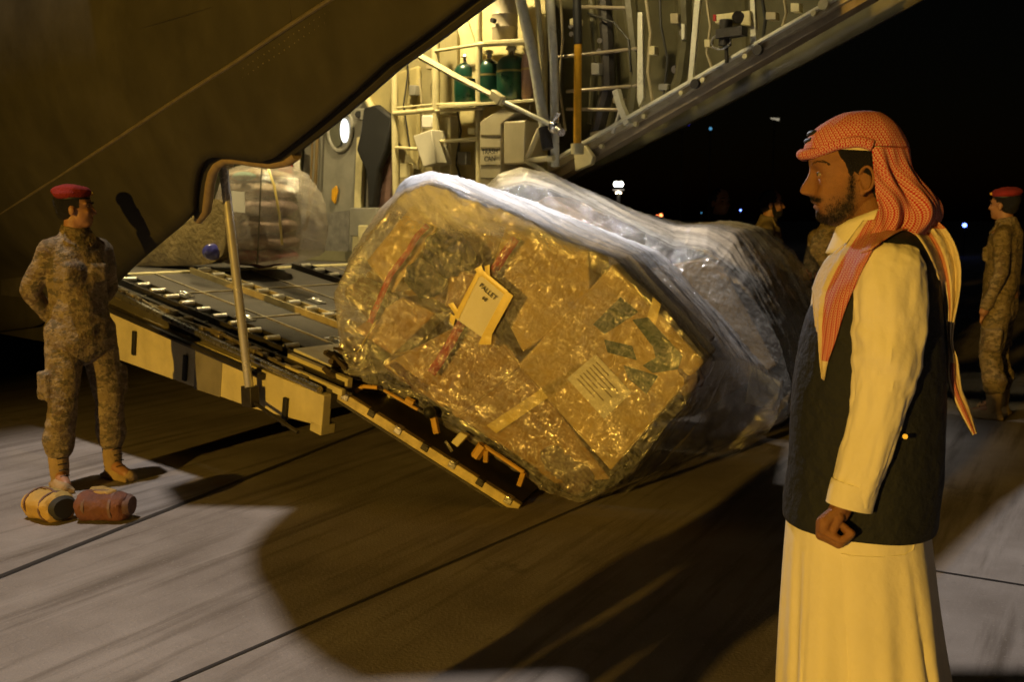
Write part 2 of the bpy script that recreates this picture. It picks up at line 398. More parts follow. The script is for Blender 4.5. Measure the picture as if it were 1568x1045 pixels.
ss = sorted(set([-14+.5*i for i in range(22)]+[e[0] for e in edge]+[-3+.07*i for i in range(int((S_END+3)/.07)+1)]+[S_END]))
rows = []
for s_ in ss:
    zb = interp(edge, s_)[0]; col = []
    for i in range(41):
        k = i/40; z = zb+(ZC-zb)*min(1, k*2) if k < .5 else None
        if zb >= ZC: z = None
        if z is None:
            a0 = zang(max(zb, ZC)); a = a0+(math.pi/2-a0)*((k-.5)*2 if zb < ZC else k); z = ZC+RR*math.sin(a)
        dent = .006*noise.noise(V((s_*1.6, z*1.9, 0)))
        col.append(AP(s_, vnear(z)+dent, z))
    rows.append(col)
o = part('near_fuselage_skin', MB().grid(rows), [WALL_OLIVE, SKIN_GREEN], plane)
md = o.modifiers.new('th', 'SOLIDIFY'); md.thickness = .05; md.offset = -1 ; md.material_offset = 1; md.material_offset_rim = 1
# long external stiffener, rivet lines and skin laps
ln = MB()
def skin_pt(px, py, off=.0):
    s_, z = skin_hit(px, py); return AP(s_, vnear(z)-off-(.046 if off >= 0 else 0), z)
ln.tube([skin_pt(a, b, .004) for a, b in [(-60, 372), (0, 335), (60, 298), (125, 257), (190, 216), (250, 176), (310, 138), (375, 98), (435, 58), (500, 16), (560, -22)]], .011, 8)
part('lap_strip', ln, mat('worn_edge_paint', (.13, .11, .075), .5, 0, .3, 20), plane)
PL = mat('panel_line', (.022, .018, .012), .7)
for pl_ in ([(60, -20), (75, 120), (60, 290)], [(205, -20), (218, 90), (210, 205)], [(330, -20), (345, 60), (338, 122)], [(455, -20), (462, 30), (455, 44)], [(-20, 120), (180, 60), (420, -10)], [(215, 395), (235, 330), (238, 205)], [(390, 232), (400, 150), (395, 92)]):
    part('panel_seam', MB().tube([skin_pt(a, b, .0) for a, b in pl_], .004, 6), PL, plane)
RVM = mat('rivet_head', (.085, .07, .045), .5, .2)
rvt = MB()
for i in range(70):
    f = i/69; a, b = -20+540*f, 360-356*f
    for dy in (14, 28): p_ = skin_pt(a, b+dy, .001); rvt.ball(p_, .0045, 6, 4)
tag(part('rivet_row', rvt, RVM, plane), kind='stuff')
# dark stain/patch plate near the notch and rim of the notch
rim = MB(); rim.tube([skin_pt(a, b, -.035) for a, b in [(296, 336), (308, 322), (311, 304), (313, 280), (318, 262), (326, 250), (338, 243), (356, 243), (380, 247), (410, 250), (432, 246), (446, 236)]], .028, 10)
part('notch_rim', rim, mat('notch_rim_paint', (.28, .21, .12), .5, 0, .25, 20), plane)
sill = MB(); pts = [AP(e[0], vnear(e[1])+.03, e[1]) for e in edge if e[0] > 2.1]
sill.tube(pts, .03, 8); part('near_sill', sill, SKIN_GREEN, plane)
# far side
fe = [(-14, .95), (0, .98)]+[(toAP(hit(a, b, H0+LT*3.1, LT))[0], toAP(hit(a, b, H0+LT*3.1, LT))[2]) for a, b in [(850, 262), (1330, -8)]]
ks = (fe[3][1]-fe[2][1])/(fe[3][0]-fe[2][0]); fe.append((S_END, fe[3][1]+ks*(S_END-fe[3][0])))
rows = []
for i in range(90):
    s_ = -14+(S_END+14)*(i/89) if i < 10 else -10+(S_END+10)*((i-10)/79)
    if i == 9: s_ = -10.2
    zb = interp(fe, s_)[0]; col = []
    for j in range(31):
        a0 = zang(zb); a = a0+(math.pi/2-a0)*j/30; z = ZC+RR*math.sin(a); col.append(AP(s_, vfar(z), z))
    rows.append(col[::-1])
o = part('far_fuselage_skin', MB().grid(rows), WALL_OLIVE, plane)
md = o.modifiers.new('th', 'SOLIDIFY'); md.thickness = .05; md.offset = 1
# added plate out of view, outline traced from the big shadow on the apron
st = MB(); zt = 4.3
def sunpt(px, py, z):
    gq = ground(px, py); return gq-SUNDIR*(z/-SUNDIR.z)*1.0 if True else None
for poly in [[(250, 748), (262, 765), (275, 776), (442, 779), (400, 815), (380, 845), (384, 880), (410, 920), (440, 975), (490, 1015), (545, 1044), (900, 1030), (1190, 1036), (1330, 960), (1452, 846), (1568, 737), (1760, 690), (1440, 688), (1200, 640), (700, 610)]]:
    P = [ground(a, b).lerp(MAST, 5.2/34) for a, b in poly]
    st.prism(P, (0, 0, .12))
st.prism([V((x, y, 0)).lerp(MAST, 5.2/34) for x, y in [(.2, 3.24), (1.85, 3.24), (1.9, 1.5), (.2, 1.5)]], (0, 0, .12))  # added piece out of view, keeps the apron floodlight off the robed man
part('shadow_plate', st, SKIN_GREEN, plane, smooth=False)
fin = MB().prism([AP(2.5, VC, 4.9), AP(4.6, VC, 4.9), AP(4.6, VC, 5.6), AP(3.8, VC, 5.7)], LT*.25)
part('tail_fin', fin, SKIN_GREEN, plane, smooth=False)
# cargo floor forward of the hinge
fl = MB().box(AP(-7, VC, 1.0), AX*7, LT*1.52, UP*.1); part('cargo_floor', fl, RAMP_PANEL, plane, smooth=False)
fl = MB().box(AP(-7, VC, .72), AX*6.98, LT*1.45, UP*.17); part('belly', fl, SKIN_GREEN, plane, smooth=False)
fl = MB().box(AP(-.03, VC, 1.075), AX*.05, LT*1.5, UP*.035); part('hinge_sill', fl, FRAME_CREAM, plane, bevel=.008)
# far front bulkhead deep inside
part('bulkhead', MB().box(AP(-12, VC, 2.7), AX*.05, LT*2.1, UP*2.1), WALL_GREY, plane, smooth=False)

# ramp, 10 degrees down
RA = (AX*math.cos(R(9.6))-UP*math.sin(R(9.6))).normalized(); RN = LT.cross(RA).normalized() * (1 if LT.cross(RA).z > 0 else -1)
def RP(s, v, h): return AP(0, v, 1.10)+RA*s+RN*h
RL = 3.04
rm = part('ramp', MB().box(RP(RL/2, VC, -.06), RA*(RL/2), LT*1.5, RN*.055), RAMP_PANEL, plane, smooth=False)
# tapered side beam with yellow-lit cream face
def rprism(poly, v, th): return MB().prism([RP(a, v, b) for a, b in poly], LT*th)
part('side_beam', rprism([(-.1, -.10), (RL, -.03), (RL, -.21), (2.4, -.30), (-.1, -.50)], .0, .06), RAMP_SIDE, rm, smooth=False, bevel=.006)
for x0 in (.9, 1.55, 2.62): part('latch_slot', MB().box(RP(x0+.1, -.012, -.25+.03*(x0 > 2)), RA*.018, LT*.01, RN*.085), BLACK, rm, bevel=.004)
part('grey_patch', rprism([(1.75, -.11), (2.05, -.10), (2.05, -.33), (1.75, -.36)], -.004, .004), mat('grey_repaint', (.22, .2, .16), .6), rm, smooth=False)
part('edge_rail', MB().tube([RP(.0, .03, .03), RP(RL*.55, .02, .0), RP(RL-.04, .0, -.01)], .022, 10), STEEL, rm)
part('lower_rail', MB().tube([RP(.0, -.02, -.10), RP(2.5, -.02, -.07)], .022, 8), DARK_METAL, rm)
part('guide_rail', MB().box(RP(RL/2, .13, .0), RA*(RL/2), LT*.012, RN*.03), DARK_METAL, rm)
# clutter in the gap between the rails: latches, brackets, hoses
random.seed(3); cl = MB()
for i in range(26):
    s_ = .15+i*.105+random.uniform(-.03, .03); h = random.uniform(.015, .04)
    cl.box(RP(s_, .075+random.uniform(-.02, .02), -.01+h/2), RA*random.uniform(.02, .05), LT*random.uniform(.01, .03), RN*h)
cl.tube([RP(.2, .06, .0), RP(.8, .09, .03), RP(1.3, .05, .01), RP(1.9, .08, .03), RP(2.6, .06, .01)], .012, 8)
part('latch_row', cl, mat('worn_latch_metal', (.30, .25, .15), .4, .6, .5, 18), rm, bevel=.003)
ROLL = mat('roller_steel', (.60, .57, .48), .33, .7, .3, 25)
tracks = [.30, 1.05, 2.05, 2.80]
for ti, v0 in enumerate(tracks):
    tr = MB()
    for sg in (-.065, .065): tr.box(RP(RL/2-.02, v0+sg, .012), RA*(RL/2-.04), LT*.006, RN*.03)
    tr.box(RP(RL/2-.02, v0, -.005), RA*(RL/2-.04), LT*.06, RN*.004)
    part('roller_track', tr, DARK_METAL if ti != 1 else mat('track_cream', (.42, .34, .16), .5, .2, .3, 10), rm, smooth=False)
    for k in range(15):
        s_ = .12+k*.2; c = RP(s_, v0, .036)
        part('roller', MB().tube([c-LT*.055, c-LT*.05, c+LT*.05, c+LT*.055], [.014, .022, .022, .014], 14), ROLL, rm)
# tie-down rings, seams and worn strips on the ramp floor
sm = MB()
for v0 in (.68, 1.55, 2.42): sm.box(RP(RL/2, v0, 0), RA*(RL/2), LT*.008, RN*.004)
for s_ in (.7, 1.5, 2.3): sm.box(RP(s_, VC, 0), RA*.008, LT*1.4, RN*.0045)
part('floor_seams', sm, mat('seam_metal', (.32, .28, .19), .5, .4, .4, 14), rm, smooth=False)
for (s_, v0) in [(.75, .5), (1.5, .52), (2.2, .75), (1.2, 1.35), (2.0, 1.6), (2.6, .55), (.8, 2.3)]:
    rg = MB(); c = RP(s_, v0, .012); P = [c+RA*.055*math.cos(t*R(20))+LT*.032*math.sin(t*R(20)) for t in range(19)]
    rg.tube(P, .006, 6, cap=False); rg.box(c-RN*.008, RA*.075, LT*.045, RN*.003)
    part('tie_down_ring', rg, STEEL, rm)
# toe plates at the ramp end
part('toe_plate', MB().prism([RP(2.45, .22, .045), RP(2.98, .22, .03), RP(3.0, 1.15, .03), RP(2.45, 1.1, .045)], RN*.02), mat('white_worn_plate', (.80, .78, .72), .45, .2, .2, 9), rm, smooth=False, bevel=.005)
tp = MB(); tp.box(RP(2.78, .16, .025), RA*.28, LT*.02, RN*.03); tp.box(RP(2.84, .07, .0), RA*.28, LT*.015, RN*.02)
tp.box(RP(RL-.05, .05, -.235), RA*.05, LT*.05, RN*.03); tp.box(RP(RL+.03, VC+.2, -.09), RA*.012, LT*1.3, RN*.03)
part('end_beam', tp, FRAME_CREAM, rm, bevel=.005)
# slender actuator/strut from the notch to the ramp edge
q0 = at(341, 247, 5.62); q1 = at(383, 605, 5.72)
stt = part('support_strut', MB().tube([q0, q1], .026, 16), mat('chromed_strut', (.66, .64, .58), .25, .5, .1, 10), plane)
part('strut_foot', MB().box(q1+V((0, 0, -.01)), AX*.05, LT*.03, UP*.06).tube([q1+V((.0, 0, -.03)), q1+AX*.45-UP*.16], .012, 8), DARK_METAL, stt, bevel=.006)
part('strut_head', MB().box(q0+V((0, 0, .0)), AX*.05, LT*.04, UP*.035), FRAME_CREAM, stt, bevel=.008)

# ------------------------------------------------------------------ far interior wall fittings
def fprism(px, v, th=.03): return MB().prism([FP(a, b, v) for a, b in px], LT*th)
def fq(x0, y0, x1, y1): return [(x0, y0), (x1, y0), (x1, y1), (x0, y1)]
def ftube(px, v, r, n=10): return MB().tube([FP(a, b, v) for a, b in px], r, n)
# solid far lining from the floor up, forward of the sill
dr = part('paratroop_door', fprism([(474, 60), (566, 60), (562, 404), (458, 404)], 3.06, .05), WALL_GREY, plane, smooth=False, bevel=.012)
c = FP(521, 198, 3.05); ring = MB()
ring.tube([c+AX*.185*math.cos(t*R(15))+UP*.215*math.sin(t*R(15)) for t in range(25)], .022, 8, cap=False); part('window_ring', ring, WALL_GREY, dr)
c = FP(527, 200, 3.03); ring = MB(); rr_ = [c+AX*.06*math.cos(t*R(15))+UP*.115*math.sin(t*R(15)) for t in range(24)]
part('lit_window', MB().prism(rr_, LT*.01), mat('lit_glass', (.8, .85, .9), .2, emit=(.9, .95, 1), estr=2.2), dr)
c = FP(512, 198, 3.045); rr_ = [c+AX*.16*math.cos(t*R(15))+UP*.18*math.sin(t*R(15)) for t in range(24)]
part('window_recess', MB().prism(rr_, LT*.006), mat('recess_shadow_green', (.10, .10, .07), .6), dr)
part('door_handle', fprism([(508, 290), (514, 284), (516, 292), (512, 312), (507, 306)], 3.02, .02), YELLOW, dr, bevel=.004)
part('door_latch', fprism(fq(492, 393, 512, 398), 3.02, .03), YELLOW, dr, bevel=.004)
part('kick_plate', fprism([(470, 330), (535, 322), (533, 402), (458, 402)], 3.052, .006), mat('scuffed_plate', (.19, .18, .16), .6, 0, .4, 12), dr, smooth=False)
wf = MB()
for a in ([(449, 60), (462, 60), (452, 404), (438, 404)],): wf.prism([FP(p[0], p[1], 3.03) for p in a], LT*.06)
part('door_post', wf, WALL_OLIVE, plane, bevel=.01)
part('cable_loom', ftube([(484, 120), (486, 210), (483, 280), (470, 340), (466, 352)], 2.98, .018).tube([FP(a, b, 2.96) for a, b in [(478, 120), (478, 240), (474, 300), (468, 350)]], .013, 8), mat('cable_brown', (.16, .11, .04), .5), plane)
part('door_stile', fprism([(546, 210), (556, 210), (548, 404), (538, 404)], 3.0, .05), FRAME_CREAM, plane, bevel=.006)
part('intercom_box', fprism(fq(541, 166, 558, 184), 2.95, .08), WALL_GREY, plane, bevel=.01)
part('intercom_speaker', MB().tube([FP(549, 175, 2.935), FP(549, 175, 2.95)], .035, 14), BLACK, plane)
part('hung_harness', fprism([(556, 165), (575, 160), (600, 180), (590, 230), (578, 260), (572, 316), (564, 318), (560, 262), (545, 230), (552, 200)], 2.9, .08), BLACK, plane, bevel=.02)
part('curtain', fprism([(576, 190), (602, 180), (598, 330), (572, 326)], 3.0, .05), BROWNBAG, plane, bevel=.015)
part('floor_locker', fprism(fq(535, 318, 577, 362), 2.9, .25), WALL_GREY, plane, bevel=.01)
part('floor_locker', fprism(fq(548, 345, 640, 400), 2.8, .3), FRAME_CREAM, plane, bevel=.01)
part('wheel_well_fairing', fprism([(553, 142), (575, 120), (640, 100), (640, 260), (606, 215), (596, 200)], 3.02, .05), mat('fairing_cream', (.45, .38, .17), .5, 0, .2, 4), plane, smooth=False, bevel=.02)
part('fairing_lip', ftube([(556, 140), (575, 176), (600, 214)], 2.99, .035), FRAME_CREAM, plane)
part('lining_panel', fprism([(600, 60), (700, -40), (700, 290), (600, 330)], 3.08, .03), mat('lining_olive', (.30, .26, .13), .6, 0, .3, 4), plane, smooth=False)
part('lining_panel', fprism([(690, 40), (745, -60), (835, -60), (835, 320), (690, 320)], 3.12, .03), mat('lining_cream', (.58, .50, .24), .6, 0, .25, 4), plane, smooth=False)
part('slanted_panel', fprism([(697, 32), (712, 20), (745, 120), (722, 120)], 2.9, .02), FRAME_CREAM, plane, smooth=False)
# ladder-like rack
for px_, y0 in ((603, 80), (667, 30), (733, -40)):
    part('rack_post', ftube([(px_, y0), (px_+(1 if px_ > 610 else 3), 300)], 2.84, .030 if px_ != 667 else .036, 12), FRAME_CREAM, plane)
for (a, b, c_, d_, r_) in [(667, 78, 733, 68, .014), (733, 68, 815, 64, .022), (603, 174, 667, 168, .022), (667, 170, 740, 166, .014), (606, 226, 640, 228, .014), (670, 217, 733, 213, .018), (670, 160, 733, 158, .013), (608, 165, 664, 160, .01)]:
    part('rack_rung', ftube([(a, b), (c_, d_)], 2.82, r_), FRAME_CREAM, plane)
part('bottle_shelf', MB().prism([FP(672, 166, 2.7), FP(818, 156, 2.7), FP(818, 156, 3.05), FP(672, 166, 3.05)], UP*.025), FRAME_CREAM, plane, bevel=.004)
part('upper_shelf', MB().prism([FP(740, 68, 2.7), FP(818, 64, 2.7), FP(818, 64, 3.05), FP(740, 68, 3.05)], UP*.03), FRAME_CREAM, plane, bevel=.004)
def bottle(px_, yb, yt, wpx, m, name='oxygen_bottle', v=2.92):
    b0 = FP(px_, yb, v); t0 = FP(px_, yt, v); r = (FP(px_+wpx/2, yb, v)-b0).length*.92; h = (t0-b0).length
    pr = [(0, .55), (.04, .9), (.1, 1), (.78, 1), (.86, .93), (.93, .75), (.97, .5), (1, .25)]
    b = MB().tube([b0+UP*h*k for k, _ in pr], [r*q for _, q in pr], 20)
    o = part(name, b, m, plane)
    part('strap', MB().tube([b0+UP*h*.62, b0+UP*h*.66], r*1.03, 20), mat('brass_band', (.55, .45, .2), .35, .8) if 'brass' not in bpy.data.materials else None, o)
    part('valve', MB().tube([t0, t0+UP*.04, t0+UP*.045, t0+UP*.07], [r*.22, r*.22, r*.4, r*.3], 12), STEEL, o)
bottle(713, 164, 96, 28, GREEN_BOTTLE); bottle(749, 162, 90, 28, GREEN_BOTTLE); bottle(783, 157, 84, 37, GREEN_BOTTLE)
bottle(809, 156, 78, 18, mat('pinkish_bottle', (.38, .25, .22), .4), 'small_bottle')
kg = FP(773, 64, 2.9); kr = .105
part('water_keg', MB().tube([kg+UP*z for z in (0, .02, .1, .11, .12, .2, .21, .22, .36, .37, .38, .44, .46)], [kr*q for q in (.95, 1, 1, 1.05, 1, 1, 1.05, 1, 1, 1.06, 1, .95, .6)], 24), TAN_KEG, plane)
part('keg_tap', MB().tube([kg+UP*.15-LT*.12, kg+UP*.15-LT*.16], .02, 10), BLACK, plane)
# containers
def fbox(x0, y0, x1, y1, v, th, m, name, sk=0): return part(name, fprism([(x0, y0), (x1, y0-sk), (x1, y1-sk), (x0, y1)], v, th), m, plane, bevel=.012)
tcn = part('waste_container', fprism([(735, 186), (768, 165), (790, 172), (767, 190), (767, 330), (734, 330)], 2.72, .22), mat('beige_plastic', (.50, .44, .27), .5, 0, .12, 6), plane, bevel=.008)
GRV = mat('groove_brown', (.16, .13, .06), .7)
for yy in (206, 225, 252, 272): part('groove', MB().prism([FP(736, yy, 2.715), FP(765, yy, 2.715), FP(765, yy+2.2, 2.715), FP(736, yy+2.2, 2.715)], LT*.006), GRV, tcn, smooth=False)
fbox(771, 186, 804, 252, 2.72, .26, mat('beige_steel', (.46, .40, .24), .45, 0, .12, 6), 'wall_locker', 2)
part('tilted_bin', fprism([(632, 208), (660, 198), (668, 250), (648, 256)], 2.72, .2), mat('off_white_bin', (.60, .56, .42), .5, 0, .1, 6), plane, bevel=.01)
fbox(645, 176, 662, 196, 2.8, .06, PAPER, 'notice_board'); fbox(669, 176, 690, 268, 2.9, .1, FRAME_CREAM, 'side_cabinet')
def text(body, p, ax, up, size, m, parent, name='lettering'):
    cu = bpy.data.curves.new('t', 'FONT'); cu.body = body; cu.size = size; cu.align_x = 'CENTER'; cu.align_y = 'CENTER'; cu.extrude = .0008
    o = bpy.data.objects.new('t', cu); COL.objects.link(o); dg = bpy.context.evaluated_depsgraph_get(); dg.update()
    me = bpy.data.meshes.new_from_object(o.evaluated_get(dg)); bpy.data.objects.remove(o)
    ax = V(ax).normalized(); up = V(up).normalized(); nr = ax.cross(up); og = ORIG[root_of(parent).name]
    me.transform(Matrix(((ax.x, up.x, nr.x, p.x-og.x), (ax.y, up.y, nr.y, p.y-og.y), (ax.z, up.z, nr.z, p.z-og.z), (0, 0, 0, 1))))
    me.materials.clear(); me.materials.append(m)
    o = bpy.data.objects.new(name, me); COL.objects.link(o); o.parent = parent; return o
text('TRASH\nCAN', FP(750, 238, 2.708), AX, UP, .058, INK, tcn)
# diagonal brace: thick cream link then thin bright rod
part('brace_link', MB().tube([FP(636, 82, 2.5), FP(700, 118, 2.5), FP(766, 152, 2.5)], [.045, .045, .035], 8, flat=.6), FRAME_CREAM, plane)
part('brace_fork', fprism([(752, 136), (768, 148), (762, 162), (748, 150)], 2.46, .06), FRAME_CREAM, plane, bevel=.01)
part('brace_rod', ftube([(762, 151), (846, 192)], 2.5, .017), PIPE_PALE, plane)
part('brace_joint', MB().ball(FP(849, 194, 2.5), .05, 12, 8).tube([FP(846, 190, 2.48), FP(856, 172, 2.48)], .018, 8).tube([FP(850, 196, 2.5), FP(860, 203, 2.45)], .03, 10), STEEL, plane)
# big V struts and tall posts
part('tall_strut', ftube([(795, -10), (817, 90), (836, 206)], 2.6, .042, 12), PIPE_PALE, plane)
part('tall_strut', ftube([(822, -10), (829, 80), (836, 190)], 2.7, .022), FRAME_CREAM, plane)
part('tall_strut', ftube([(842, -10), (848, 90), (850, 255)], 2.65, .034), PIPE_PALE, plane)
part('strut_piston', ftube([(833, 195), (839, 228)], 2.58, .045, 14), DARK_METAL, plane)
bk = MB()
for a, b in (((806, 246), (848, 242)), ((806, 246), (826, 198)), ((806, 246), (850, 275)), ((826, 198), (850, 200))): bk.tube([FP(*a, 2.6), FP(*b, 2.6)], .022, 8)
part('corner_bracket', bk, FRAME_CREAM, plane)
yp = part('yellow_pole', ftube([(885, 66), (884, 222)], 2.8, .030, 14), YELLOW, plane)
part('black_sleeve', ftube([(883, -12), (885, 68)], 2.8, .034, 14), BLACK, yp); part('pole_socket', ftube([(884, 220), (884, 236)], 2.8, .05, 10), FRAME_CREAM, yp)
# right hand wall: ribs, stringers, glossy insulation skin
def rib(px, v, w=.04, m=WALL_OLIVE, name='frame_rib'): return part(name, ftube(px, v, w, 8), m, plane)
rib([(925, -12), (930, 60), (932, 130), (915, 200), (896, 230)], 3.06, .055, DARK_METAL)
rib([(962, -12), (970, 60), (975, 120), (968, 170)], 3.04, .055)
rib([(1048, -12), (1050, 60), (1042, 120), (1030, 152)], 3.04, .05)
rib([(905, -12), (912, 90), (905, 190)], 3.1, .03)
for a in ([(976, 18), (983, 18), (985, 150), (978, 165), (975, 150)], [(1064, -12), (1073, -12), (1060, 128), (1052, 134)], [(1148, -12), (1155, -12), (1158, 68), (1149, 72)], [(1043, 36), (1048, 36), (1048, 60), (1043, 60)]):
    part('vertical_channel', fprism(a, 2.98, .03), PIPE_PALE, plane, bevel=.004)
for (a, b, c_, d_) in [(850, 88, 978, 74), (868, 140, 976, 131), (868, 167, 950, 168), (905, 205, 930, 200), (884, 10, 960, 12)]:
    part('stringer', ftube([(a, b), (c_, d_)], 3.0, .014), mat('stringer_brown', (.36, .30, .20), .4, .3), plane)
part('bent_bracket', ftube([(944, 138), (950, 160), (962, 190)], 2.95, .035, 4), PIPE_PALE, plane)
part('bracket_stay', ftube([(950, 168), (938, 204)], 2.95, .014), PIPE_PALE, plane)
part('hydraulic_valve', fprism([(1094, 22), (1148, 15), (1150, 40), (1094, 36)], 2.95, .12), FRAME_CREAM, plane, bevel=.01)
part('valve_body', MB().tube([FP(1112, 30, 2.9), FP(1110, 70, 2.9)], .045, 12).tube([FP(1112, 66, 2.9), FP(1113, 96, 2.9)], .014, 8).box(FP(1120, 50, 2.88), AX*.1, LT*.04, UP*.03), DARK_METAL, plane)
c = FP(1104, 63, 2.88); part('pull_ring', MB().tube([c+AX*.075*math.cos(t*R(20))+UP*.05*math.sin(t*R(20)) for t in range(19)], .008, 8, cap=False), STEEL, plane)
part('red_tag', fprism(fq(1092, 22, 1096, 32), 2.9, .01), RED, plane); part('round_gauge', MB().tube([FP(1130, 26, 2.93), FP(1130, 26, 2.95)], .042, 16), DARK_METAL, plane)
for a, b in ((1034, 106), (1046, 50), (918, 62), (917, 78), (874, 40), (875, 52)):
    part('rivet_plate', MB().tube([FP(a, b, 3.0), FP(a, b, 3.03)], .02 if a < 1000 else .03, 10), STEEL, plane)
CAB = mat('cable_black', (.03, .03, .025), .5); CABT = mat('cable_tan', (.38, .32, .18), .5)
for i, (px_, w) in enumerate([([(858, -10), (862, 60), (856, 130), (866, 200)], .010), ([(900, 20), (940, 34), (962, 60), (966, 110)], .008), ([(988, -10), (996, 50), (992, 110), (1000, 160)], .012), ([(1010, -10), (1012, 40), (1022, 90), (1016, 150)], .009),
        ([(1080, -10), (1088, 40), (1082, 80), (1092, 110)], .010), ([(1166, -10), (1172, 30), (1168, 60)], .012), ([(1200, -10), (1204, 20), (1198, 40)], .010), ([(620, 60), (625, 110), (618, 160), (628, 230)], .008), ([(642, 120), (648, 180), (640, 260)], .009), ([(700, 170), (706, 200), (698, 250), (708, 280)], .008), ([(812, 160), (806, 200), (816, 245)], .009)]):
    part('cable', ftube(px_, 2.97, w, 8), CAB if i % 2 else CABT, plane)
for i, (x0, y0, w_, h_) in enumerate([(872, 28, 14, 10), (905, 96, 12, 18), (938, 150, 16, 8), (992, 70, 10, 14), (1008, 128, 14, 10), (1026, 20, 12, 16), (1078, 60, 9, 12), (1096, 100, 12, 8), (1172, 18, 16, 12), (1210, 4, 14, 14), (626, 130, 10, 16), (652, 92, 9, 14), (716, 196, 12, 10), (700, 232, 14, 20), (818, 210, 10, 14), (612, 250, 14, 22)]):
    part('junction_box', fprism(fq(x0, y0, x0+w_, y0+h_), 2.96, .06), (FRAME_CREAM, WALL_GREY, CABT)[i % 3], plane, bevel=.006)
rv = MB()
for s0 in (.0, .55, 1.1, 1.7, 2.3, 2.9, 3.5, 4.1, 4.7):
    P = []
    for j in range(14):
        z = 1.2+j*.25
        if z > interp(fe, s0)[0]: P.append(AP(s0, vfar(z)-.03, z))
    if len(P) > 2: rv.tube(P, .035, 6)
part('hoop_frames', rv, WALL_OLIVE, plane)
# far sill beam
def fbeam(y0, y1, v, th, m, name): return part(name, fprism([(838, 275+y0), (1335, -12+y0), (1335, -12+y1), (838, 275+y1)], v, th), m, plane, smooth=False, bevel=.006)
fbeam(-28, -22, 2.92, .2, PIPE_PALE, 'sill_lip'); fbeam(-22, -9, 2.96, .16, mat('sill_tan', (.40, .34, .20), .45, 0, .25, 12), 'sill_beam'); fbeam(-9, 8, 3.0, .12, mat('sill_brown', (.25, .20, .12), .5, 0, .25, 12), 'sill_beam')
part('sill_bracket', fprism([(878, 232), (896, 222), (908, 240), (905, 252), (880, 262)], 2.9, .05), FRAME_CREAM, plane, bevel=.01)
for i, (a, b) in enumerate([(985, 178), (1063, 128), (1075, 122), (1159, 76), (1140, 86), (1042, 142), (1245, 20), (1260, 6), (972, 190), (920, 224)]):
    q = FP(a, b, 2.91); part('sill_fitting', MB().tube([q, q+LT*.03], .035 if i in (1, 3, 7) else .018, 12), DARK_METAL if i in (1, 3) else FRAME_CREAM, plane)
# near-side and ceiling lamps (real fixtures that light the hold)
WHL = (1, .78, .38)
def fixture(s_, v, z, e, col=WHL, r=.12, aim=None, cone=120):
    p = AP(s_, v, z); o = part('ceiling_lamp', MB().tube([p+UP*.02, p+UP*.07], r, 20), FRAME_CREAM, plane)
    part('lamp_glass', MB().tube([p, p+UP*.019], r*.9, 20), mat('lamp_glow', (1, .9, .7), .4, emit=(1, .9, .7), estr=12), o)
    return lamp('hold_lamp', 'SPOT', p-UP*.03, e*4, col, aim or AP(s_-.9, 3.2, 1.6), spot_size=R(cone), spot_blend=.5, shadow_soft_size=r*.8)
fixture(1.2, 2.2, 4.35, 140); fixture(-.7, .1, 4.2, 130, aim=AP(-.35, 1.6, 1.3), cone=80); fixture(3.0, 1.2, 4.4, 70, aim=AP(3.4, 3.8, 3.3), cone=66); fixture(-4.5, 1.8, 4.6, 20)
# ------------------------------------------------------------------ cargo 1: pallet tipping off the ramp
P0 = V((-1.0, 5.5, .60)); th = R(28); hu = V((.9507, -.31, 0)).normalized()
CU = (hu*math.cos(th)-UP*math.sin(th)).normalized(); CW = V((.31, .9507, 0)).normalized(); CN = CW.cross(CU).normalized()
if CN.z < 0: CN = -CN
def CP(u, w, n): return P0+CU*u+CW*w+CN*n
W0 = .16
def CF(px, py, w=W0): return hit(px, py, P0+CW*w, CW)
def cprism(px, w, th_): return MB().prism([CF(a, b, w) for a, b in px], CW*th_)
pal = thing('cargo_pallet', CP(.6, 1, 0), 'aluminium cargo pallet with rail edge tipping off the end of the ramp', 'pallet')
part('deck', MB().box(CP(.62, 1.0, -.02), CU*.62, CW*.98, CN*.02), mat('pallet_dark_aluminium', (.10, .09, .07), .5, .6, .4, 8), pal, smooth=False)
part('edge_rail', MB().box(CP(.62, .0, -.02), CU*.63, CW*.022, CN*.028), mat('pallet_rail', (.55, .45, .2), .4, .2, .4, 12), pal, bevel=.004)
part('lower_lip', MB().box(CP(.62, -.012, -.055), CU*.6, CW*.012, CN*.006), DARK_METAL, pal)
for k in range(7):
    part('ring_latch', MB().box(CP(.1+k*.18, -.01, -.005), CU*.022, CW*.02, CN*.022).tube([CP(.08+k*.18, -.03, .01), CP(.12+k*.18, -.03, .01)], .008, 8), DARK_METAL if k % 2 else STEEL, pal, bevel=.003)
# yellow dunnage frames, wood chocks and net bits between the rail and the load
DUN = mat('yellow_dunnage', (.62, .36, .06), .6, 0, .3, 10)
net = tag(thing('dunnage_frame', CP(.1, .05, .02), 'yellow bracket frame standing on the pallet edge below the wrapped load', 'frame'))
fr = MB()
def seg(a, b, r=.012): fr.tube([CF(*a, .07), CF(*b, .07)], r, 6)
seg((545, 600), (556, 592)); seg((556, 592), (578, 594)); seg((588, 598), (640, 628), .009); seg((622, 612), (634, 618), .02)
part('upper_bar', fr, DUN, net)
fr = MB(); seg((664, 640), (669, 664), .02); part('upright', fr, DUN, net)
fr = MB(); seg((742, 684), (802, 724), .012); seg((802, 724), (795, 744), .016); seg((740, 682), (728, 700), .03); seg((745, 690), (744, 708), .016); part('lower_bar', fr, DUN, net)
ch = thing('strap_ratchet', CF(700, 675, .07), 'black and cream strap ratchet lying on the middle of the pallet edge', 'ratchet')
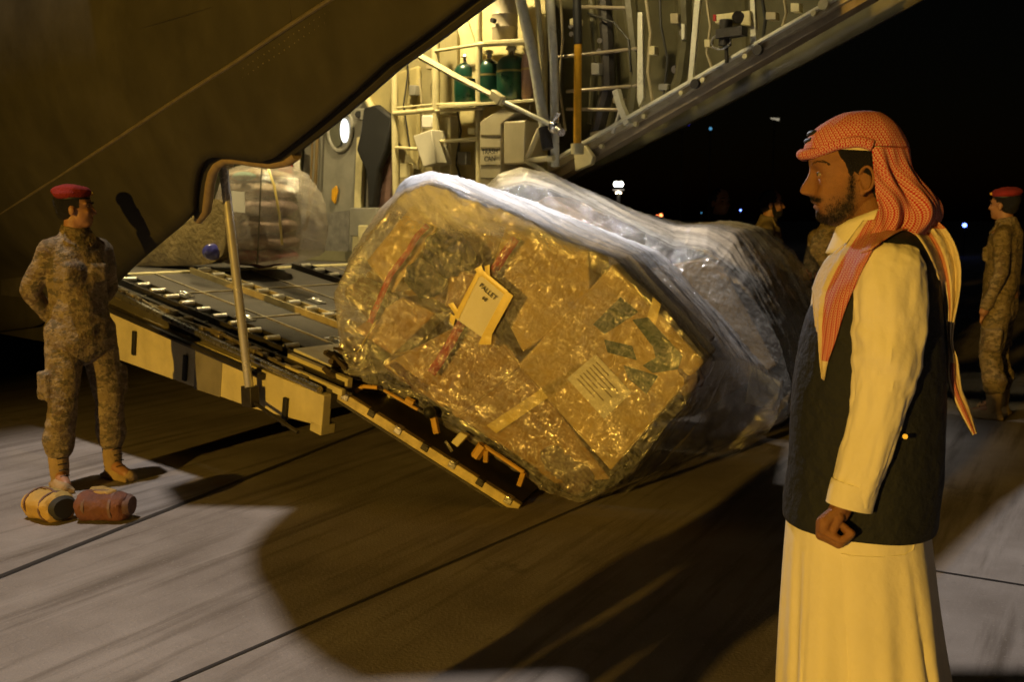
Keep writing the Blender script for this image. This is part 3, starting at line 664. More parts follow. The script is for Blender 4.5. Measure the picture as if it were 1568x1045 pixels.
part('body', MB().prism([CF(a, b, .03) for a, b in [(690, 678), (704, 662), (716, 668), (700, 686)]], CW*.05), FRAME_CREAM, ch, bevel=.006)
part('handle', MB().tube([CF(682, 676, .02), CF(692, 692, .02)], .009, 8), STEEL, ch); part('spool', MB().ball(CF(658, 632, .05), .035, 12, 8), BLACK, ch)
sk = MB(); random.seed(5)
for k in range(9):
    a = (500+random.uniform(-8, 18), 545+random.uniform(-14, 26)); b = (a[0]+random.uniform(14, 34), a[1]+random.uniform(6, 24))
    sk.tube([CF(*a, random.uniform(.0, .14)), CF(*b, random.uniform(.05, .2))], random.uniform(.008, .02), 6)
tag(part('net_bundle', sk, mat('dirty_net', (.07, .05, .03), .8, 0, .5, 20), origin=CF(510, 560)), 'dark bundle of netting hooked over the upper pallet corner beside the ramp', 'netting')

# contents of load 1
GR = 'boxes and sacks under the clear film of the tipping load'
def item(name, px, w, d, m, label, cat, bevel=.012, grp=GR):
    P = [CF(a, b, w) for a, b in px]; c = sum(P, V((0, 0, 0)))/len(P)
    t = thing(name, c, label, cat, grp); part('carton' if 'box' in name else 'shell', MB().prism(P, CW*d), m, t, bevel=bevel, smooth=bevel > .02); return t
def stick(t, name, px, w, m, th_=.004): return part(name, cprism(px, w, th_), m, t, smooth=False)
core = item('cargo_core_box', [(560, 545), (560, 420), (640, 330), (760, 360), (930, 415), (1060, 550), (930, 715), (850, 735), (720, 650)], W0+.34, 1.1, mat('amber_core', (.26, .17, .07), .8, 0, .5, 4), 'large brown carton block at the heart of the tipping wrapped load', 'carton')
b = item('cardboard_box', [(938, 404), (1079, 555), (935, 722), (792, 560)], W0+.03, .55, CARD2, 'large tan carton with dark green print at the right corner of the tipping load', 'box')
stick(b, 'green_print', [(908, 497), (950, 455), (978, 478), (926, 512)], W0+.025, DKGREEN); stick(b, 'green_print', [(968, 490), (992, 486), (1045, 545), (1038, 566), (1000, 572), (984, 560), (1004, 548), (1000, 532)], W0+.025, DKGREEN)
stick(b, 'green_print', [(955, 560), (1008, 576), (990, 604), (962, 580)], W0+.025, DKGREEN); stick(b, 'green_print', [(925, 520), (968, 530), (975, 552), (930, 540)], W0+.026, DKGREEN)
stick(b, 'side_tape', [(1000, 455), (1012, 466), (1003, 500), (990, 490)], W0+.027, TAPE)
stick(b, 'white_label', [(912, 543), (967, 602), (925, 642), (868, 580)], W0+.02, PAPER)
pr = MB()
for k in range(7):
    a0 = 1/9*(k+1); q = CF(912, 543, W0+.018).lerp(CF(868, 580, W0+.018), a0); e = (CF(967, 602, W0+.018)-CF(912, 543, W0+.018)); ww = (.35, .7, .6, .72, .4, .66, .5)[k]
    u_ = e.normalized(); v_ = CN.cross(u_); 
    pr.prism([q+e*.12, q+e*(.12+ww), q+e*(.12+ww)+(CF(868, 580, W0+.018)-CF(912, 543, W0+.018))*.035, q+e*.12+(CF(868, 580, W0+.018)-CF(912, 543, W0+.018))*.035], CW*.002)
part('printed_lines', pr, mat('grey_ink', (.2, .16, .1), .8), b, smooth=False)
b = item('cardboard_box', [(700, 640), (800, 560), (935, 735), (850, 742)], W0+.05, .5, CARD, 'brown taped carton lowest in the tipping load beside its bottom corner', 'box')
stick(b, 'tape', [(745, 652), (905, 545), (915, 558), (760, 664)], W0+.03, TAPE)
b = item('cardboard_box', [(775, 345), (900, 385), (905, 470), (800, 540), (745, 430)], W0+.04, .5, CARD2, 'yellowish carton under the milky film right of the paper sheet', 'box')
b = item('cardboard_box', [(585, 560), (735, 480), (800, 560), (700, 642)], W0+.05, .5, CARD, 'brown carton in the lower middle of the tipping load under the paper sheet', 'box')
b = item('cardboard_box', [(560, 400), (632, 312), (672, 345), (600, 450)], W0+.04, .45, CARD2, 'narrow tan carton high at the left edge of the tipping load', 'box')
b = item('cardboard_box', [(540, 505), (615, 455), (668, 480), (600, 545)], W0+.05, .4, CARD, 'small brown carton at the left foot of the red strap', 'box')
b = item('cardboard_box', [(690, 410), (745, 425), (735, 480), (680, 470)], W0+.06, .4, CARD, 'small amber carton half behind the paper sheet', 'box')
def sack(name, px, r, m, label, w=W0+.14, amp=.018):
    c = CF(*px, w); o = part(name, MB().ball(c, 1, 40, 24, Matrix((CU, CN, CW)).transposed() @ Matrix.Diagonal(V(r))), m, origin=c)
    for v in o.data.vertices: v.co += v.co.normalized()*noise.fractal(v.co*9, .7, 2, 4)*amp*2
    return tag(o, label, 'sack', GR)
sack('filled_sack', (690, 388), (.15, .13, .14), NAVY, 'dark navy sack near the upper left of the tipping load')
sack('filled_sack', (650, 425), (.12, .10, .1), NAVY, 'smaller dark sack crossed by the left red strap', W0+.10)
sack('filled_sack', (575, 460), (.17, .10, .14), BROWNBAG, 'brown sack at the left edge of the tipping load', W0+.17)
sack('filled_sack', (875, 712), (.19, .13, .16), MAUVE, 'greyish mauve sack bulging at the bottom corner of the tipping load', W0+.16)
sack('filled_sack', (545, 540), (.10, .09, .1), MAUVE, 'small greyish sack at the lowest left corner of the tipping load', W0+.14)
sack('filled_sack', (640, 575), (.20, .08, .12), BROWNBAG, 'flat brown sack on the pallet under the brown carton', W0+.16)
sack('filled_sack', (1052, 575), (.07, .10, .07), MAUVE, 'greyish pouch at the right tip of the tipping load', W0+.08)
# red straps
def strap(px, w, wid, label):
    rows = []
    for i, (a, b_) in enumerate(px):
        a2, b2 = px[min(i+1, len(px)-1)]; a1, b1 = px[max(0, i-1)]; dx, dy = a2-a1, b2-b1; L_ = math.hypot(dx, dy); nx, ny = -dy/L_*wid/2, dx/L_*wid/2
        rows.append([CF(a-nx, b_-ny, w), CF(a+nx, b_+ny, w)])
    o = part('cargo_strap', MB().grid(rows), RED, origin=rows[0][0]); md_ = o.modifiers.new('t', 'SOLIDIFY'); md_.thickness = .004
    return tag(o, label, 'strap', 'red straps over the tipping load')
strap([(655, 345), (638, 362), (625, 385), (598, 420), (585, 450), (572, 480), (566, 495)], W0-.005, 9, 'red webbing strap left of the paper sheet, crossing the dark sacks')
strap([(790, 365), (772, 390), (756, 416), (735, 450), (712, 485), (690, 525), (672, 555), (660, 572)], W0-.012, 14, 'red webbing strap running under the paper sheet')
o = part('tan_strap', MB().tube([CF(578, 490, W0), CF(548, 540, W0)], .014, 6, flat=.3), TAPE, origin=CF(578, 490)); tag(o, 'short yellow webbing strap at the lower left of the tipping load', 'strap')

def ease(k): return k*k*(3-2*k)
def resample(poly, n):
    L_ = [0]
    for i in range(len(poly)): L_.append(L_[-1]+(poly[(i+1) % len(poly)]-poly[i]).length)
    out = []
    for k in range(n):
        d = L_[-1]*k/n
        for i in range(len(poly)):
            if L_[i+1] >= d: 
                t_ = (d-L_[i])/max(1e-9, L_[i+1]-L_[i]); out.append(poly[i].lerp(poly[(i+1) % len(poly)], t_)); break
    return out
def smoothloop(pts, it=2, keep=()):
    for _ in range(it): pts = [p if i in keep else (pts[i-1]+p*2+pts[(i+1) % len(pts)])/4 for i, p in enumerate(pts)]
    return pts
def wrap(name, outlines, m, label, cat, dome=.05, n_=440, amp=.012, layers=None, grp=None, nseg=44, seed=0, pleat=.012, corners=()):
    """outlines: [(depth w, [pixels])] with matching counts; a closed film hull"""
    per = []
    nv = len(outlines[0][1])
    sub = n_//nv
    for w, px in outlines:
        base = [CF(a, b, w) for a, b in px]; pts = []
        for i in range(nv):
            for k in range(sub): pts.append(base[i].lerp(base[(i+1) % nv], k/sub))
        per.append(smoothloop(pts, 3, keep=[i*sub for i in corners]) if corners else smoothloop(pts, 3))
    n = len(per[0]); rows = []; lay = []; NR = 70
    c0 = sum(per[0], V((0, 0, 0)))/n
    for k in range(1, NR+1):
        f = k/(NR+1); rows.append([c0.lerp(p, f)-CW*dome*(1-f**5) for p in per[0]]); lay.append(0)
    for a in range(len(per)-1):
        for k in range(nseg):
            f = k/nseg; g_ = ease(f) if a == 0 else f; rows.append([p.lerp(q, g_)+(q-p).dot(CW)*(f-g_)*CW for p, q in zip(per[a], per[a+1])]); lay.append(a+f)
    rows.append(per[-1]); lay.append(len(per)-1)
    cb = sum(per[-1], V((0, 0, 0)))/n
    for k in (0.6, .2): rows.append([cb.lerp(p, k) for p in per[-1]]); lay.append(len(per)-1)
    mb = MB().grid(rows, closed=True, capends=True)
    me_n = len(rows)
    o = part(name, mb, m, origin=c0, fixn=True)
    me = o.data; uvl = me.uv_layers.new(name='uv'); att = me.attributes.new('layers', 'FLOAT', 'POINT')
    og = ORIG[o.name]; tot = len(me.vertices); nrm = [v.normal.copy() for v in me.vertices]
    for i, v in enumerate(me.vertices):
        wpos = v.co+og; q = wpos-P0; u_, n2, w_ = q.dot(CU), q.dot(CN), q.dot(CW)
        ri = i//n; L_ = layers(u_, n2, w_, lay[ri] if ri < len(lay) else 0, nrm[i]) if layers else .1
        att.data[i].value = L_
        k = noise.fractal(V((u_*3.2, n2*3.2, w_*2.5+seed)), .75, 2.1, 5)*1.3
        st_ = noise.noise(V((u_*3+n2*12, (n2-u_)*2.5, w_*5+seed)))
        pl = 1-abs(noise.noise(V((u_*14+seed, n2*9, w_*1.2))))*3
        pl2 = .5*math.sin((w_+.25*u_)*(26 if seed == 5 else 22)+3.5*noise.noise(V((u_*1.2, n2*1.2, w_*1.2+seed))))*max(0, .5+noise.noise(V((u_*2, n2*2, w_*2))))
        wv = noise.noise(V((u_*1.7, n2*1.7, w_*1.7+seed)))*1.3
        def rg(x): return (1-abs(noise.noise(x))*1.6)**3
        if ri <= NR:
            q1 = rg(V((u_*5+wv*2, (n2+.15*u_)*17+wv*3, 3.3+seed))); q2 = rg(V((u_*13+wv*3, n2*16-u_*5+wv*2, 7.7+seed))); q3 = rg(V((u_*30, n2*34+wv*4, 2.2)))
            fm = .12+max(0, .45+noise.noise(V((u_*2.1, n2*2.1, 5.5+seed)))*1.2)
            v.co += nrm[i]*(q1*.010+q2*.006+q3*.0022)*fm
        else:
            t1 = (w_+.22*u_+.12*n2)*8.5+wv*.8; q1 = rg(V((u_*1.3, n2*2.0+seed, t1))); q2 = rg(V((u_*3.2, n2*5, t1*2.6+seed)))
            v.co += nrm[i]*(q1*.016+q2*.006)
        v.co += nrm[i]*(k*amp*(1 if ri <= NR else .5)+st_*amp*.5+max(0, pl)*pleat*(.25 if ri > NR else .35)+(pl2*pleat*.8 if ri > NR else 0))
    for p in me.polygons:
        for li in p.loop_indices:
            i = me.loops[li].vertex_index; wpos = og+me.vertices[i].co; q = wpos-P0
            uvl.data[li].uv = (q.dot(CU)+.25*q.dot(CW), q.dot(CN)+.9*q.dot(CW))
    tag(o, label, cat, grp); return o
O1 = [(527, 572), (518, 520), (515, 450), (540, 395), (578, 345), (618, 300), (656, 286), (720, 308), (780, 330), (860, 372), (940, 399), (1015, 476), (1087, 555), (1042, 628), (992, 694), (945, 742), (885, 770), (838, 752), (800, 722), (700, 665), (600, 605)]
O2 = [(545, 560), (535, 505), (535, 430), (555, 375), (597, 315), (632, 275), (664, 264), (720, 280), (800, 312), (900, 350), (985, 388), (1058, 470), (1118, 550), (1075, 630), (1020, 700), (975, 742), (925, 760), (880, 745), (830, 715), (730, 660), (620, 602)]
O3 = [(640, 540), (640, 505), (640, 430), (650, 375), (680, 330), (710, 300), (735, 292), (790, 305), (850, 325), (930, 358), (1008, 388), (1092, 475), (1168, 560), (1197, 605), (1185, 650), (1100, 720), (1000, 745), (940, 735), (880, 700), (800, 650), (700, 592)]
def NT(u): return .97+.36*max(0, u)
def lay1(u, n2, w, row, nm):
    top = max(0, nm.z-.15)*2.2
    side = nm.dot(CN); strk = .5+.5*noise.noise(V((u*1.6, n2*6, (w+.22*u)*13)))+.0*row
    if row <= 0: strk = .5+.5*noise.noise(V((u*2.2, (n2+u*.25)*22, w*3)))
    k = .03+(.70*min(1, max(0, side)*1.8)*(.35+1.0*strk)*(1 if u < .95 else max(.10, 1-(u-.95)*3.2)) if row > 0 else max(0, (n2-NT(u)))*4.0*(.3+1.0*strk))
    k += .45*max(0, .10-u)*(.4+strk) + max(0, noise.noise(V((u*3, n2*3, w))))*.10
    if row > .02 and nm.dot(CU) > .4 and side < .5: k = .03+.25*max(0, strk-.66)
    return min(1, k)
wrap('plastic_wrapped_load', [(W0-.03, O1), (.62, O2), (1.75, O3)], FILM1, 'crumpled clear stretch film round the tipping foreground load with a paper sheet taped on', 'plastic wrap', layers=lay1, seed=1, corners=(10, 12, 15))
# paper sheet taped on the film
WS = W0-.10
sh = thing('paper_sheet', CF(742, 465, WS), 'white paper sheet lettered PALLET, taped aslant to the wrapped load', 'paper')
def bowed(px, w, nx=8, bow=.012):
    a, b_, c_, d_ = [CF(*q, w) for q in px]; rows = []
    for i in range(nx+1):
        r_ = []
        for j in range(nx+1):
            p = a.lerp(b_, i/nx).lerp(d_.lerp(c_, i/nx), j/nx)
            r_.append(p-CW*(bow*math.sin(math.pi*i/nx)*math.sin(math.pi*j/nx)+.003*noise.noise(p*14)))
        rows.append(r_)
    return MB().grid(rows)
part('sheet', bowed([(735, 413), (775, 449), (738, 517), (696, 487)], WS), PAPER, sh)
for q in ([(735, 410), (778, 446), (773, 452), (731, 417)], [(775, 445), (786, 453), (748, 522), (737, 516)], [(733, 411), (738, 415), (702, 489), (694, 486)], [(727, 412), (737, 406), (742, 420), (734, 425)], [(742, 408), (750, 405), (750, 422), (744, 424)], [(738, 515), (753, 513), (752, 528), (732, 528)], [(690, 480), (698, 486), (694, 500), (688, 492)], [(686, 466), (694, 463), (702, 476), (697, 482)]):
    part('tape_strip', bowed(q, WS-.006, 4, .002), TAPE, sh)
e1 = (CF(775, 449, WS)-CF(735, 413, WS)).normalized(); e2 = (CF(735, 413, WS)-CF(696, 487, WS)).normalized(); e2 = (e2-e1*e2.dot(e1)).normalized()
text('PALLET', CF(747, 447, WS-.016), e1, e2, .036, INK, sh); text('68', CF(742, 458, WS-.017), e1, e2, .030, INK, sh)

# ------------------------------------------------------------------ cargo 2 behind it
p2 = thing('cargo_pallet', CP(1.2, 3, 0), 'second aluminium pallet under the far wrapped load', 'pallet')
part('deck', MB().box(CP(1.15, 2.98, -.10), CU*.85, CW*.95, CN*.02), DARK_METAL, p2, smooth=False)
part('edge_rail', MB().box(CP(1.15, 2.03, -.10), CU*.86, CW*.02, CN*.028), STEEL, p2)
A1 = [(760, 600), (735, 420), (738, 310), (765, 292), (800, 285), (845, 292), (900, 315), (960, 345), (1030, 380), (1080, 384), (1112, 408), (1150, 450), (1190, 520), (1212, 590), (1200, 642), (1150, 665), (1080, 690), (1000, 700), (900, 680), (820, 640)]
A2 = [(770, 590), (742, 415), (742, 296), (768, 270), (800, 258), (845, 268), (900, 294), (960, 322), (1030, 348), (1085, 348), (1130, 356), (1175, 420), (1215, 500), (1232, 570), (1222, 625), (1170, 650), (1090, 680), (1000, 690), (900, 670), (830, 630)]
A3 = [(820, 560), (790, 420), (790, 330), (810, 300), (835, 290), (870, 295), (925, 312), (985, 330), (1060, 345), (1125, 340), (1170, 352), (1215, 385), (1250, 450), (1262, 520), (1255, 590), (1200, 620), (1120, 650), (1020, 660), (930, 640), (870, 610)]
def lay2(u, n2, w, row, nm):
    strk = .5+.6*noise.noise(V((u*1.6, n2*5, (w+.22*u)*11)))
    k = .03+.62*min(1, max(0, nm.dot(CN))*1.5)*(1 if row > .05 else .4)*(.3+1.1*strk)*(1 if u < 1.2 else max(.35, 1-(u-1.2)*1.3))
    return min(1, k+max(0, noise.noise(V((u*3, n2*3, w))))*.10)
wrap('plastic_wrapped_load', [(2.0, A1), (2.55, A2), (3.7, A3)], FILM2, 'second wrapped load behind, under a white draped film that slopes down to the right', 'plastic wrap', layers=lay2, seed=5, pleat=.014, amp=.008)
GR = 'boxes under the film of the far load'
item('cardboard_box', [(1082, 395), (1108, 412), (1190, 560), (1060, 640), (960, 420)], 2.06, .8, CARD, 'brown carton at the right of the far wrapped load', 'box')
item('cardboard_box', [(1150, 560), (1196, 590), (1190, 630), (1140, 620)], 2.02, .3, CARD2, 'small yellow lit carton at the lower right corner of the far load', 'box')
item('cardboard_box', [(770, 330), (840, 300), (950, 360), (940, 560), (790, 560)], 2.08, 1.0, CARD, 'brown carton under the white hump of the far load', 'box')
# ------------------------------------------------------------------ load still inside the hold
def hold_load(px_out, v0, depth, m, name, label, cat, grp, amp=.02, dome=.15, seed=0):
    base = [FP(a, b, v0) for a, b in px_out]; nv = len(base); pts = []
    for i in range(nv):
        for k in range(8): pts.append(base[i].lerp(base[(i+1) % nv], k/8))
    pts = smoothloop(pts, 5); n = len(pts); c0 = sum(pts, V((0, 0, 0)))/n; rows = []
    for k in range(1, 12): f = k/12; rows.append([c0.lerp(p, f)-LT*dome*(1-f**3) for p in pts])
    for k in range(10): f = k/9; g_ = 1-.12*f*f; rows.append([c0.lerp(p, g_)+LT*depth*f for p in pts])
    mb = MB().grid(rows, closed=True, capends=True)
    for i, p in enumerate(mb.v): mb.v[i] = p+(p-c0).normalized()*noise.fractal(p*7+V((seed, 0, 0)), .7, 2, 4)*amp
    o = part(name, mb, m, origin=c0, fixn=True); uvl = o.data.uv_layers.new(name='uv')
    for l in o.data.loops: q = o.data.vertices[l.vertex_index].co; uvl.data[l.index].uv = (q.dot(AX), q.z+.2*q.dot(LT))
    at_ = o.data.attributes.new('layers', 'FLOAT', 'POINT')
    for i in range(len(o.data.vertices)): at_.data[i].value = .16
    return tag(o, label, cat, grp)
hold_load([(326, 405), (326, 330), (332, 290), (345, 262), (375, 250), (402, 243), (430, 262), (450, 290), (462, 330), (462, 370), (455, 405)], 1.26, .3, film('stretch_film_hold', .2, (.8, .72, .62)), 'plastic_wrapped_load', 'dome of clear film over sacks standing inside the hold behind the bright strut', 'plastic wrap', None, .015, .10)
GR = 'sacks stacked under film inside the hold'
random.seed(11)
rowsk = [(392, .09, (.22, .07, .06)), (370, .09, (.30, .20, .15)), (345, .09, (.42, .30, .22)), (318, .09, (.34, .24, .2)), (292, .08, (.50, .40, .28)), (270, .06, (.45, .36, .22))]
for i, (py, rz, c) in enumerate(rowsk):
    q = FP(396, py, 1.55); wid = (.36, .36, .35, .33, .27, .16)[i]
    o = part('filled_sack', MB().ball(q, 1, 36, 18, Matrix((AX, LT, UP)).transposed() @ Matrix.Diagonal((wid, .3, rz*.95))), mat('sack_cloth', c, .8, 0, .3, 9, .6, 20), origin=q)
    for v in o.data.vertices: v.co += v.co.normalized()*noise.fractal(v.co*8+V((i*3, 0, 0)), .7, 2, 4)*.03
    tag(o, ['dark red sack at the bottom of the film dome in the hold', 'brown sack second from the bottom of the film dome in the hold', 'tan sack third from the bottom of the film dome in the hold', 'dull brown sack fourth from the bottom of the film dome in the hold', 'pale sack fifth from the bottom of the film dome in the hold', 'small pale sack at the top of the film dome in the hold'][i], 'sack', GR)
o = part('gold_wrapped_stack', MB(), CARD) if False else None
hold_load([(196, 408), (205, 398), (235, 372), (268, 345), (300, 322), (326, 303), (345, 310), (345, 406)], 1.15, .4, mat('gold_film_over_cartons', (.42, .32, .14), .22, .3, .4, 5, 1.0, 22, coat=.5), 'wrapped_stack', 'low glossy golden wrapped stack beside the film dome in the hold', 'wrapped stack', None, .008, .03, 4)
o = part('delivery_note', MB().prism([FP(354, 292, 1.08), FP(374, 294, 1.08), FP(375, 326, 1.08), FP(356, 324, 1.08)], LT*.004), PAPER, origin=FP(360, 300, 1.08)); tag(o, 'white delivery note on the film dome beside the bright strut', 'note')
o = part('green_bag', MB().ball(FP(374, 270, 1.3), .075, 20, 12), mat('pale_green_bag', (.28, .48, .36), .4, 0, .3, 12), origin=FP(374, 270, 1.3)); o.scale = (1.3, 1, .5); tag(o, 'pale green bag near the top of the film dome in the hold', 'bag')
o = part('blue_bag', MB().ball(FP(325, 386, 1.12), .075, 20, 12), mat('blue_plastic_bag', (.10, .10, .45), .2, 0, .6, 12, coat=.5), origin=FP(325, 386, 1.12)); o.scale = (1.1, .5, .9); tag(o, 'shiny blue violet bag low between the golden stack and the strut', 'bag')
o = part('cargo_strap', MB().tube([FP(402, 244, 1.12), FP(399, 290, 1.10), FP(397, 340, 1.10), FP(394, 405, 1.14)], .013, 6, flat=.4), mat('dark_webbing', (.10, .08, .04), .8), origin=FP(398, 300, 1.1)); tag(o, 'dark webbing strap running down the film dome in the hold', 'strap')
o = part('cargo_strap', MB().tube([FP(408, 250, 1.14), FP(420, 285, 1.08), FP(428, 330, 1.08), FP(432, 375, 1.12)], .010, 6, flat=.4), TAPE, origin=FP(420, 300, 1.1)); tag(o, 'thin amber strap curving down the right of the film dome in the hold', 'strap')
o = part('red_seat_webbing', MB().prism([FP(424, 224, 2.9), FP(444, 222, 2.9), FP(446, 268, 2.9), (FP(426, 262, 2.9))], LT*.03), RED, plane, bevel=.01)
part('red_seat_webbing', MB().prism([FP(449, 222, 2.9), FP(456, 222, 2.9), FP(456, 262, 2.9), FP(449, 262, 2.9)], LT*.03), PAPER, plane, bevel=.004)

# ------------------------------------------------------------------ duffel bags at the left soldier's feet
def duffel(p0, p1, r, m, label, dark_end):
    a, b = p0, p1; d = (b-a); t = d.normalized()
    o_ = thing('duffel_bag', (a+b)/2*1.0-UP*r, label, 'bag', 'bags by the left soldier')
    n = 14; pts = [a+d*(i/n) for i in range(n+1)]; rs = [r*(.35, .8, .96)[i] if i < 3 else r*(.35, .8, .96)[n-i] if n-i < 3 else r for i in range(n+1)]
    mb = MB().tube(pts, rs, 32); 
    for i, p in enumerate(mb.v):
        p = p+UP*(-.28*max(0, p.z-a.z)); p = p+(p-(a+b)/2).normalized()*(noise.fractal(p*9, .7, 2, 4)*.014-.007*max(0, 1-abs(noise.noise(p*14))*5)); p.z = max(.006, p.z); mb.v[i] = p
    part('shell', mb, m, o_)
    for k in (.25, .72):
        c = a+d*k; sb = MB().tube([c-t*.007, c+t*.007], r*1.0, 28); sb.v = [q_+UP*(-.28*max(0, q_.z-a.z)) for q_ in sb.v]; part('strap', sb, BROWNBAG, o_)
    eb_ = MB().tube([b-t*.02, b+t*.004], [r*.80, r*.6], 24); eb_.v = [q_+UP*(-.28*max(0, q_.z-a.z)) for q_ in eb_.v]; part('end_panel', eb_, dark_end, o_)
    c = (a+b)/2; part('handle', MB().tube([c-t*.09+UP*r*.66, c-t*.05+UP*(r*.78), c+t*.03+UP*(r*.80), c+t*.08+UP*r*.66], .006, 8, flat=.5), BROWNBAG, o_)
g1 = ground(48, 800); g2 = ground(160, 800)
duffel(g1+V((-.05, .14, .085)), g1+V((.18, -.02, .085)), .095, mat('ochre_canvas', (.46, .30, .07), .8, 0, .2, 8, .6, 30), 'ochre canvas duffel bag, the left and larger of the two on the concrete', mat('dark_end_cloth', (.03, .028, .018), .8))
duffel(g2+V((-.16, .05, .085)), g2+V((.13, .03, .085)), .088, mat('rust_canvas', (.15, .055, .03), .8, 0, .35, 9, .6, 30), 'dark rust brown duffel bag on the concrete in front of the soldier boots', BROWNBAG)
o = part('folded_cloth', MB().prism([g2+V((-.12, .14, .118)), g2+V((-.04, .11, .135)), g2+V((.06, .04, .13)), g2+V((.02, .0, .125)), g2+V((-.1, .05, .122))], (0, 0, .03)), mat('ochre_cloth', (.34, .22, .06), .8, 0, .3, 14, .6, 30), origin=g2+V((0, .08, .15)), bevel=.01)
tag(o, 'folded ochre cloth lying across the top of the rust brown duffel', 'cloth')

# ------------------------------------------------------------------ people: generic figure, facing +X at the origin
EYED = mat('eye_dark', (.05, .035, .03), .25)
def human(name, label, top, bottom, boots, arms='back', head_yaw=0, hat=None, beard=False, hh=1.76, legs=.12, voxel=.011, group=None, sleeves=True, hair=True):
    k = hh/1.76; t = thing(name, (0, 0, 0), label, 'person', group)
    def P(x, y, z): return V((x*k, y*k, z*k))
    Rz = Matrix.Rotation(head_yaw, 3, 'Z'); hc = P(.02, 0, 1.64)
    def HD(x, y, z): return hc+Rz @ V((x*k, y*k, z*k))
    if arms == 'back': A = {s: [P(-.01, s*.160, 1.39), P(-.12, s*.235, 1.16), P(-.17, s*.07, .97), P(-.17, s*.0, .95)] for s in (-1, 1)}
    elif arms == 'front': A = {s: [P(-.01, s*.160, 1.39), P(-.05, s*.225, 1.15), P(.17, s*.14, 1.06), P(.24, s*.06, 1.06)] for s in (-1, 1)}
    elif arms == 'hang': A = {s: [P(-.01, s*.160, 1.39), P(-.03, s*.22, 1.14), P(.05, s*.22, .90), P(.08, s*.21, .82)] for s in (-1, 1)}
    L_ = {s: [P(0, s*.09, .93), P(.03, s*legs*1.0, .50), P(-.02, s*(legs+.02), .09)] for s in (-1, 1)}
    b = MB()
    # head: skull, face wedge, jaw, nose, ears
    b.ball(HD(-.012, 0, .035), (.098*k, .078*k, .098*k), 24, 16, Rz); b.ball(HD(.030, 0, -.025), (.062*k, .062*k, .088*k), 24, 16, Rz)
    b.ball(HD(.052, 0, -.082), (.036*k, .038*k, .028*k), 16, 10, Rz); b.cap(HD(.088, 0, .012), HD(.104, 0, -.022), .009*k, .013*k); b.ball(HD(.094, 0, -.028), (.012*k, .018*k, .009*k), 12, 8, Rz)
    b.ball(HD(.082, 0, -.055), (.014*k, .024*k, .006*k), 12, 8, Rz); b.ball(HD(.08, 0, -.067), (.014*k, .021*k, .006*k), 12, 8, Rz)
    for s in (-1, 1):
        b.ball(HD(-.005, s*.080, -.012), (.018*k, .010*k, .031*k), 12, 8, Rz); b.cap(HD(.082, s*.012, .030), HD(.068, s*.052, .030), .010*k, .009*k)
        b.ball(HD(.068, s*.034, -.020), (.022*k, .022*k, .02*k), 12, 8, Rz)
    b.cap(P(-.01, 0, 1.46), HD(-.012, 0, -.06), .062*k, .056*k)
    b.chain([P(0, 0, 1.40), P(-.01, 0, 1.1), P(0, 0, .95)], [.11*k, .10*k, .12*k])
    for s in (-1, 1):
        b.chain([P(0, s*.05, 1.42)]+A[s][:3], [.05*k, .044*k, .036*k, .028*k]); b.chain(L_[s], [.085*k, .06*k, .04*k]); b.cap(L_[s][2], L_[s][2]+V((.14*k, s*.02, -.04*k)), .038*k, .03*k)
        w, h = A[s][2], A[s][3]; d = (h-w).normalized(); b.cap(w, w+d*.07*k, .030*k, .034*k)
        sd_ = V((0, 0, 1)).cross(d).normalized()
        for f in range(4):
            q = w+d*.09*k+V((0, 0, 1))*(f-1.5)*.019*k; q1 = q+d*(.040-.004*abs(f-1.3))*k; q2 = q1+(d*.6-sd_*s*.8).normalized()*.028*k; b.chain([w+d*.05*k, q, q1, q2], [.015*k, .0115*k, .010*k, .0085*k], 8)
        q = w+d*.03*k+V((0, 0, .03*k)); b.chain([q, q+(d+V((0, 0, .6))).normalized()*.035*k, q+d*.06*k+V((0, 0, .022*k))], [.014*k, .011*k, .009*k], 8)
    o = part('body', b, SKINM, t); remesh(o, .0065, 3)
    def cloth(nm, bb, m, amp=.01, vx=voxel, sc=7, st=(1, 1, 1), sm=5): q = part(nm, bb, m, t); remesh(q, vx, sm, amp, sc, st); return q
    j = MB(); j.chain([P(-.01, 0, 1.40), P(-.0, 0, 1.20), P(.01, 0, 1.0), P(.01, 0, .86)], [.12*k, .128*k, .13*k, .135*k])
    for s in (-1, 1):
        j.cap(P(-.01, s*.03, 1.445), P(-.01, s*.145, 1.405), .070*k, .064*k); j.chain([P(0, s*.06, 1.34), P(0, s*.05, 1.1), P(.01, s*.05, .86)], [.112*k, .114*k, .128*k])
        j.chain(A[s][:3], [.062*k, .053*k, .043*k]); j.cap(A[s][2], A[s][2]+(A[s][3]-A[s][2]).normalized()*.01, .050*k, .047*k)
        j.box(P(.118, s*.075, 1.27), V((.012, 0, 0)), V((0, .045, 0)), V((0, 0, .055)));
    j.tube([P(-.012, 0, 1.45), P(.002, 0, 1.545)], [.095*k, .076*k], 20)
    cloth('jacket', j, top, .011)
    p_ = MB()
    for s in (-1, 1):
        p_.chain([P(0, s*.055, .98)]+L_[s][:2]+[P(-.015, s*(legs+.015), .27)], [.118*k, .110*k, .082*k, .076*k]); p_.cap(P(-.015, s*(legs+.015), .30), P(-.015, s*(legs+.015), .25), .088*k, .078*k)
        p_.box(P(0, s*(legs+.07), .62), V((.06, 0, 0)), V((0, .035, 0)), V((0, 0, .08)))
    cloth('trousers', p_, bottom, .012)
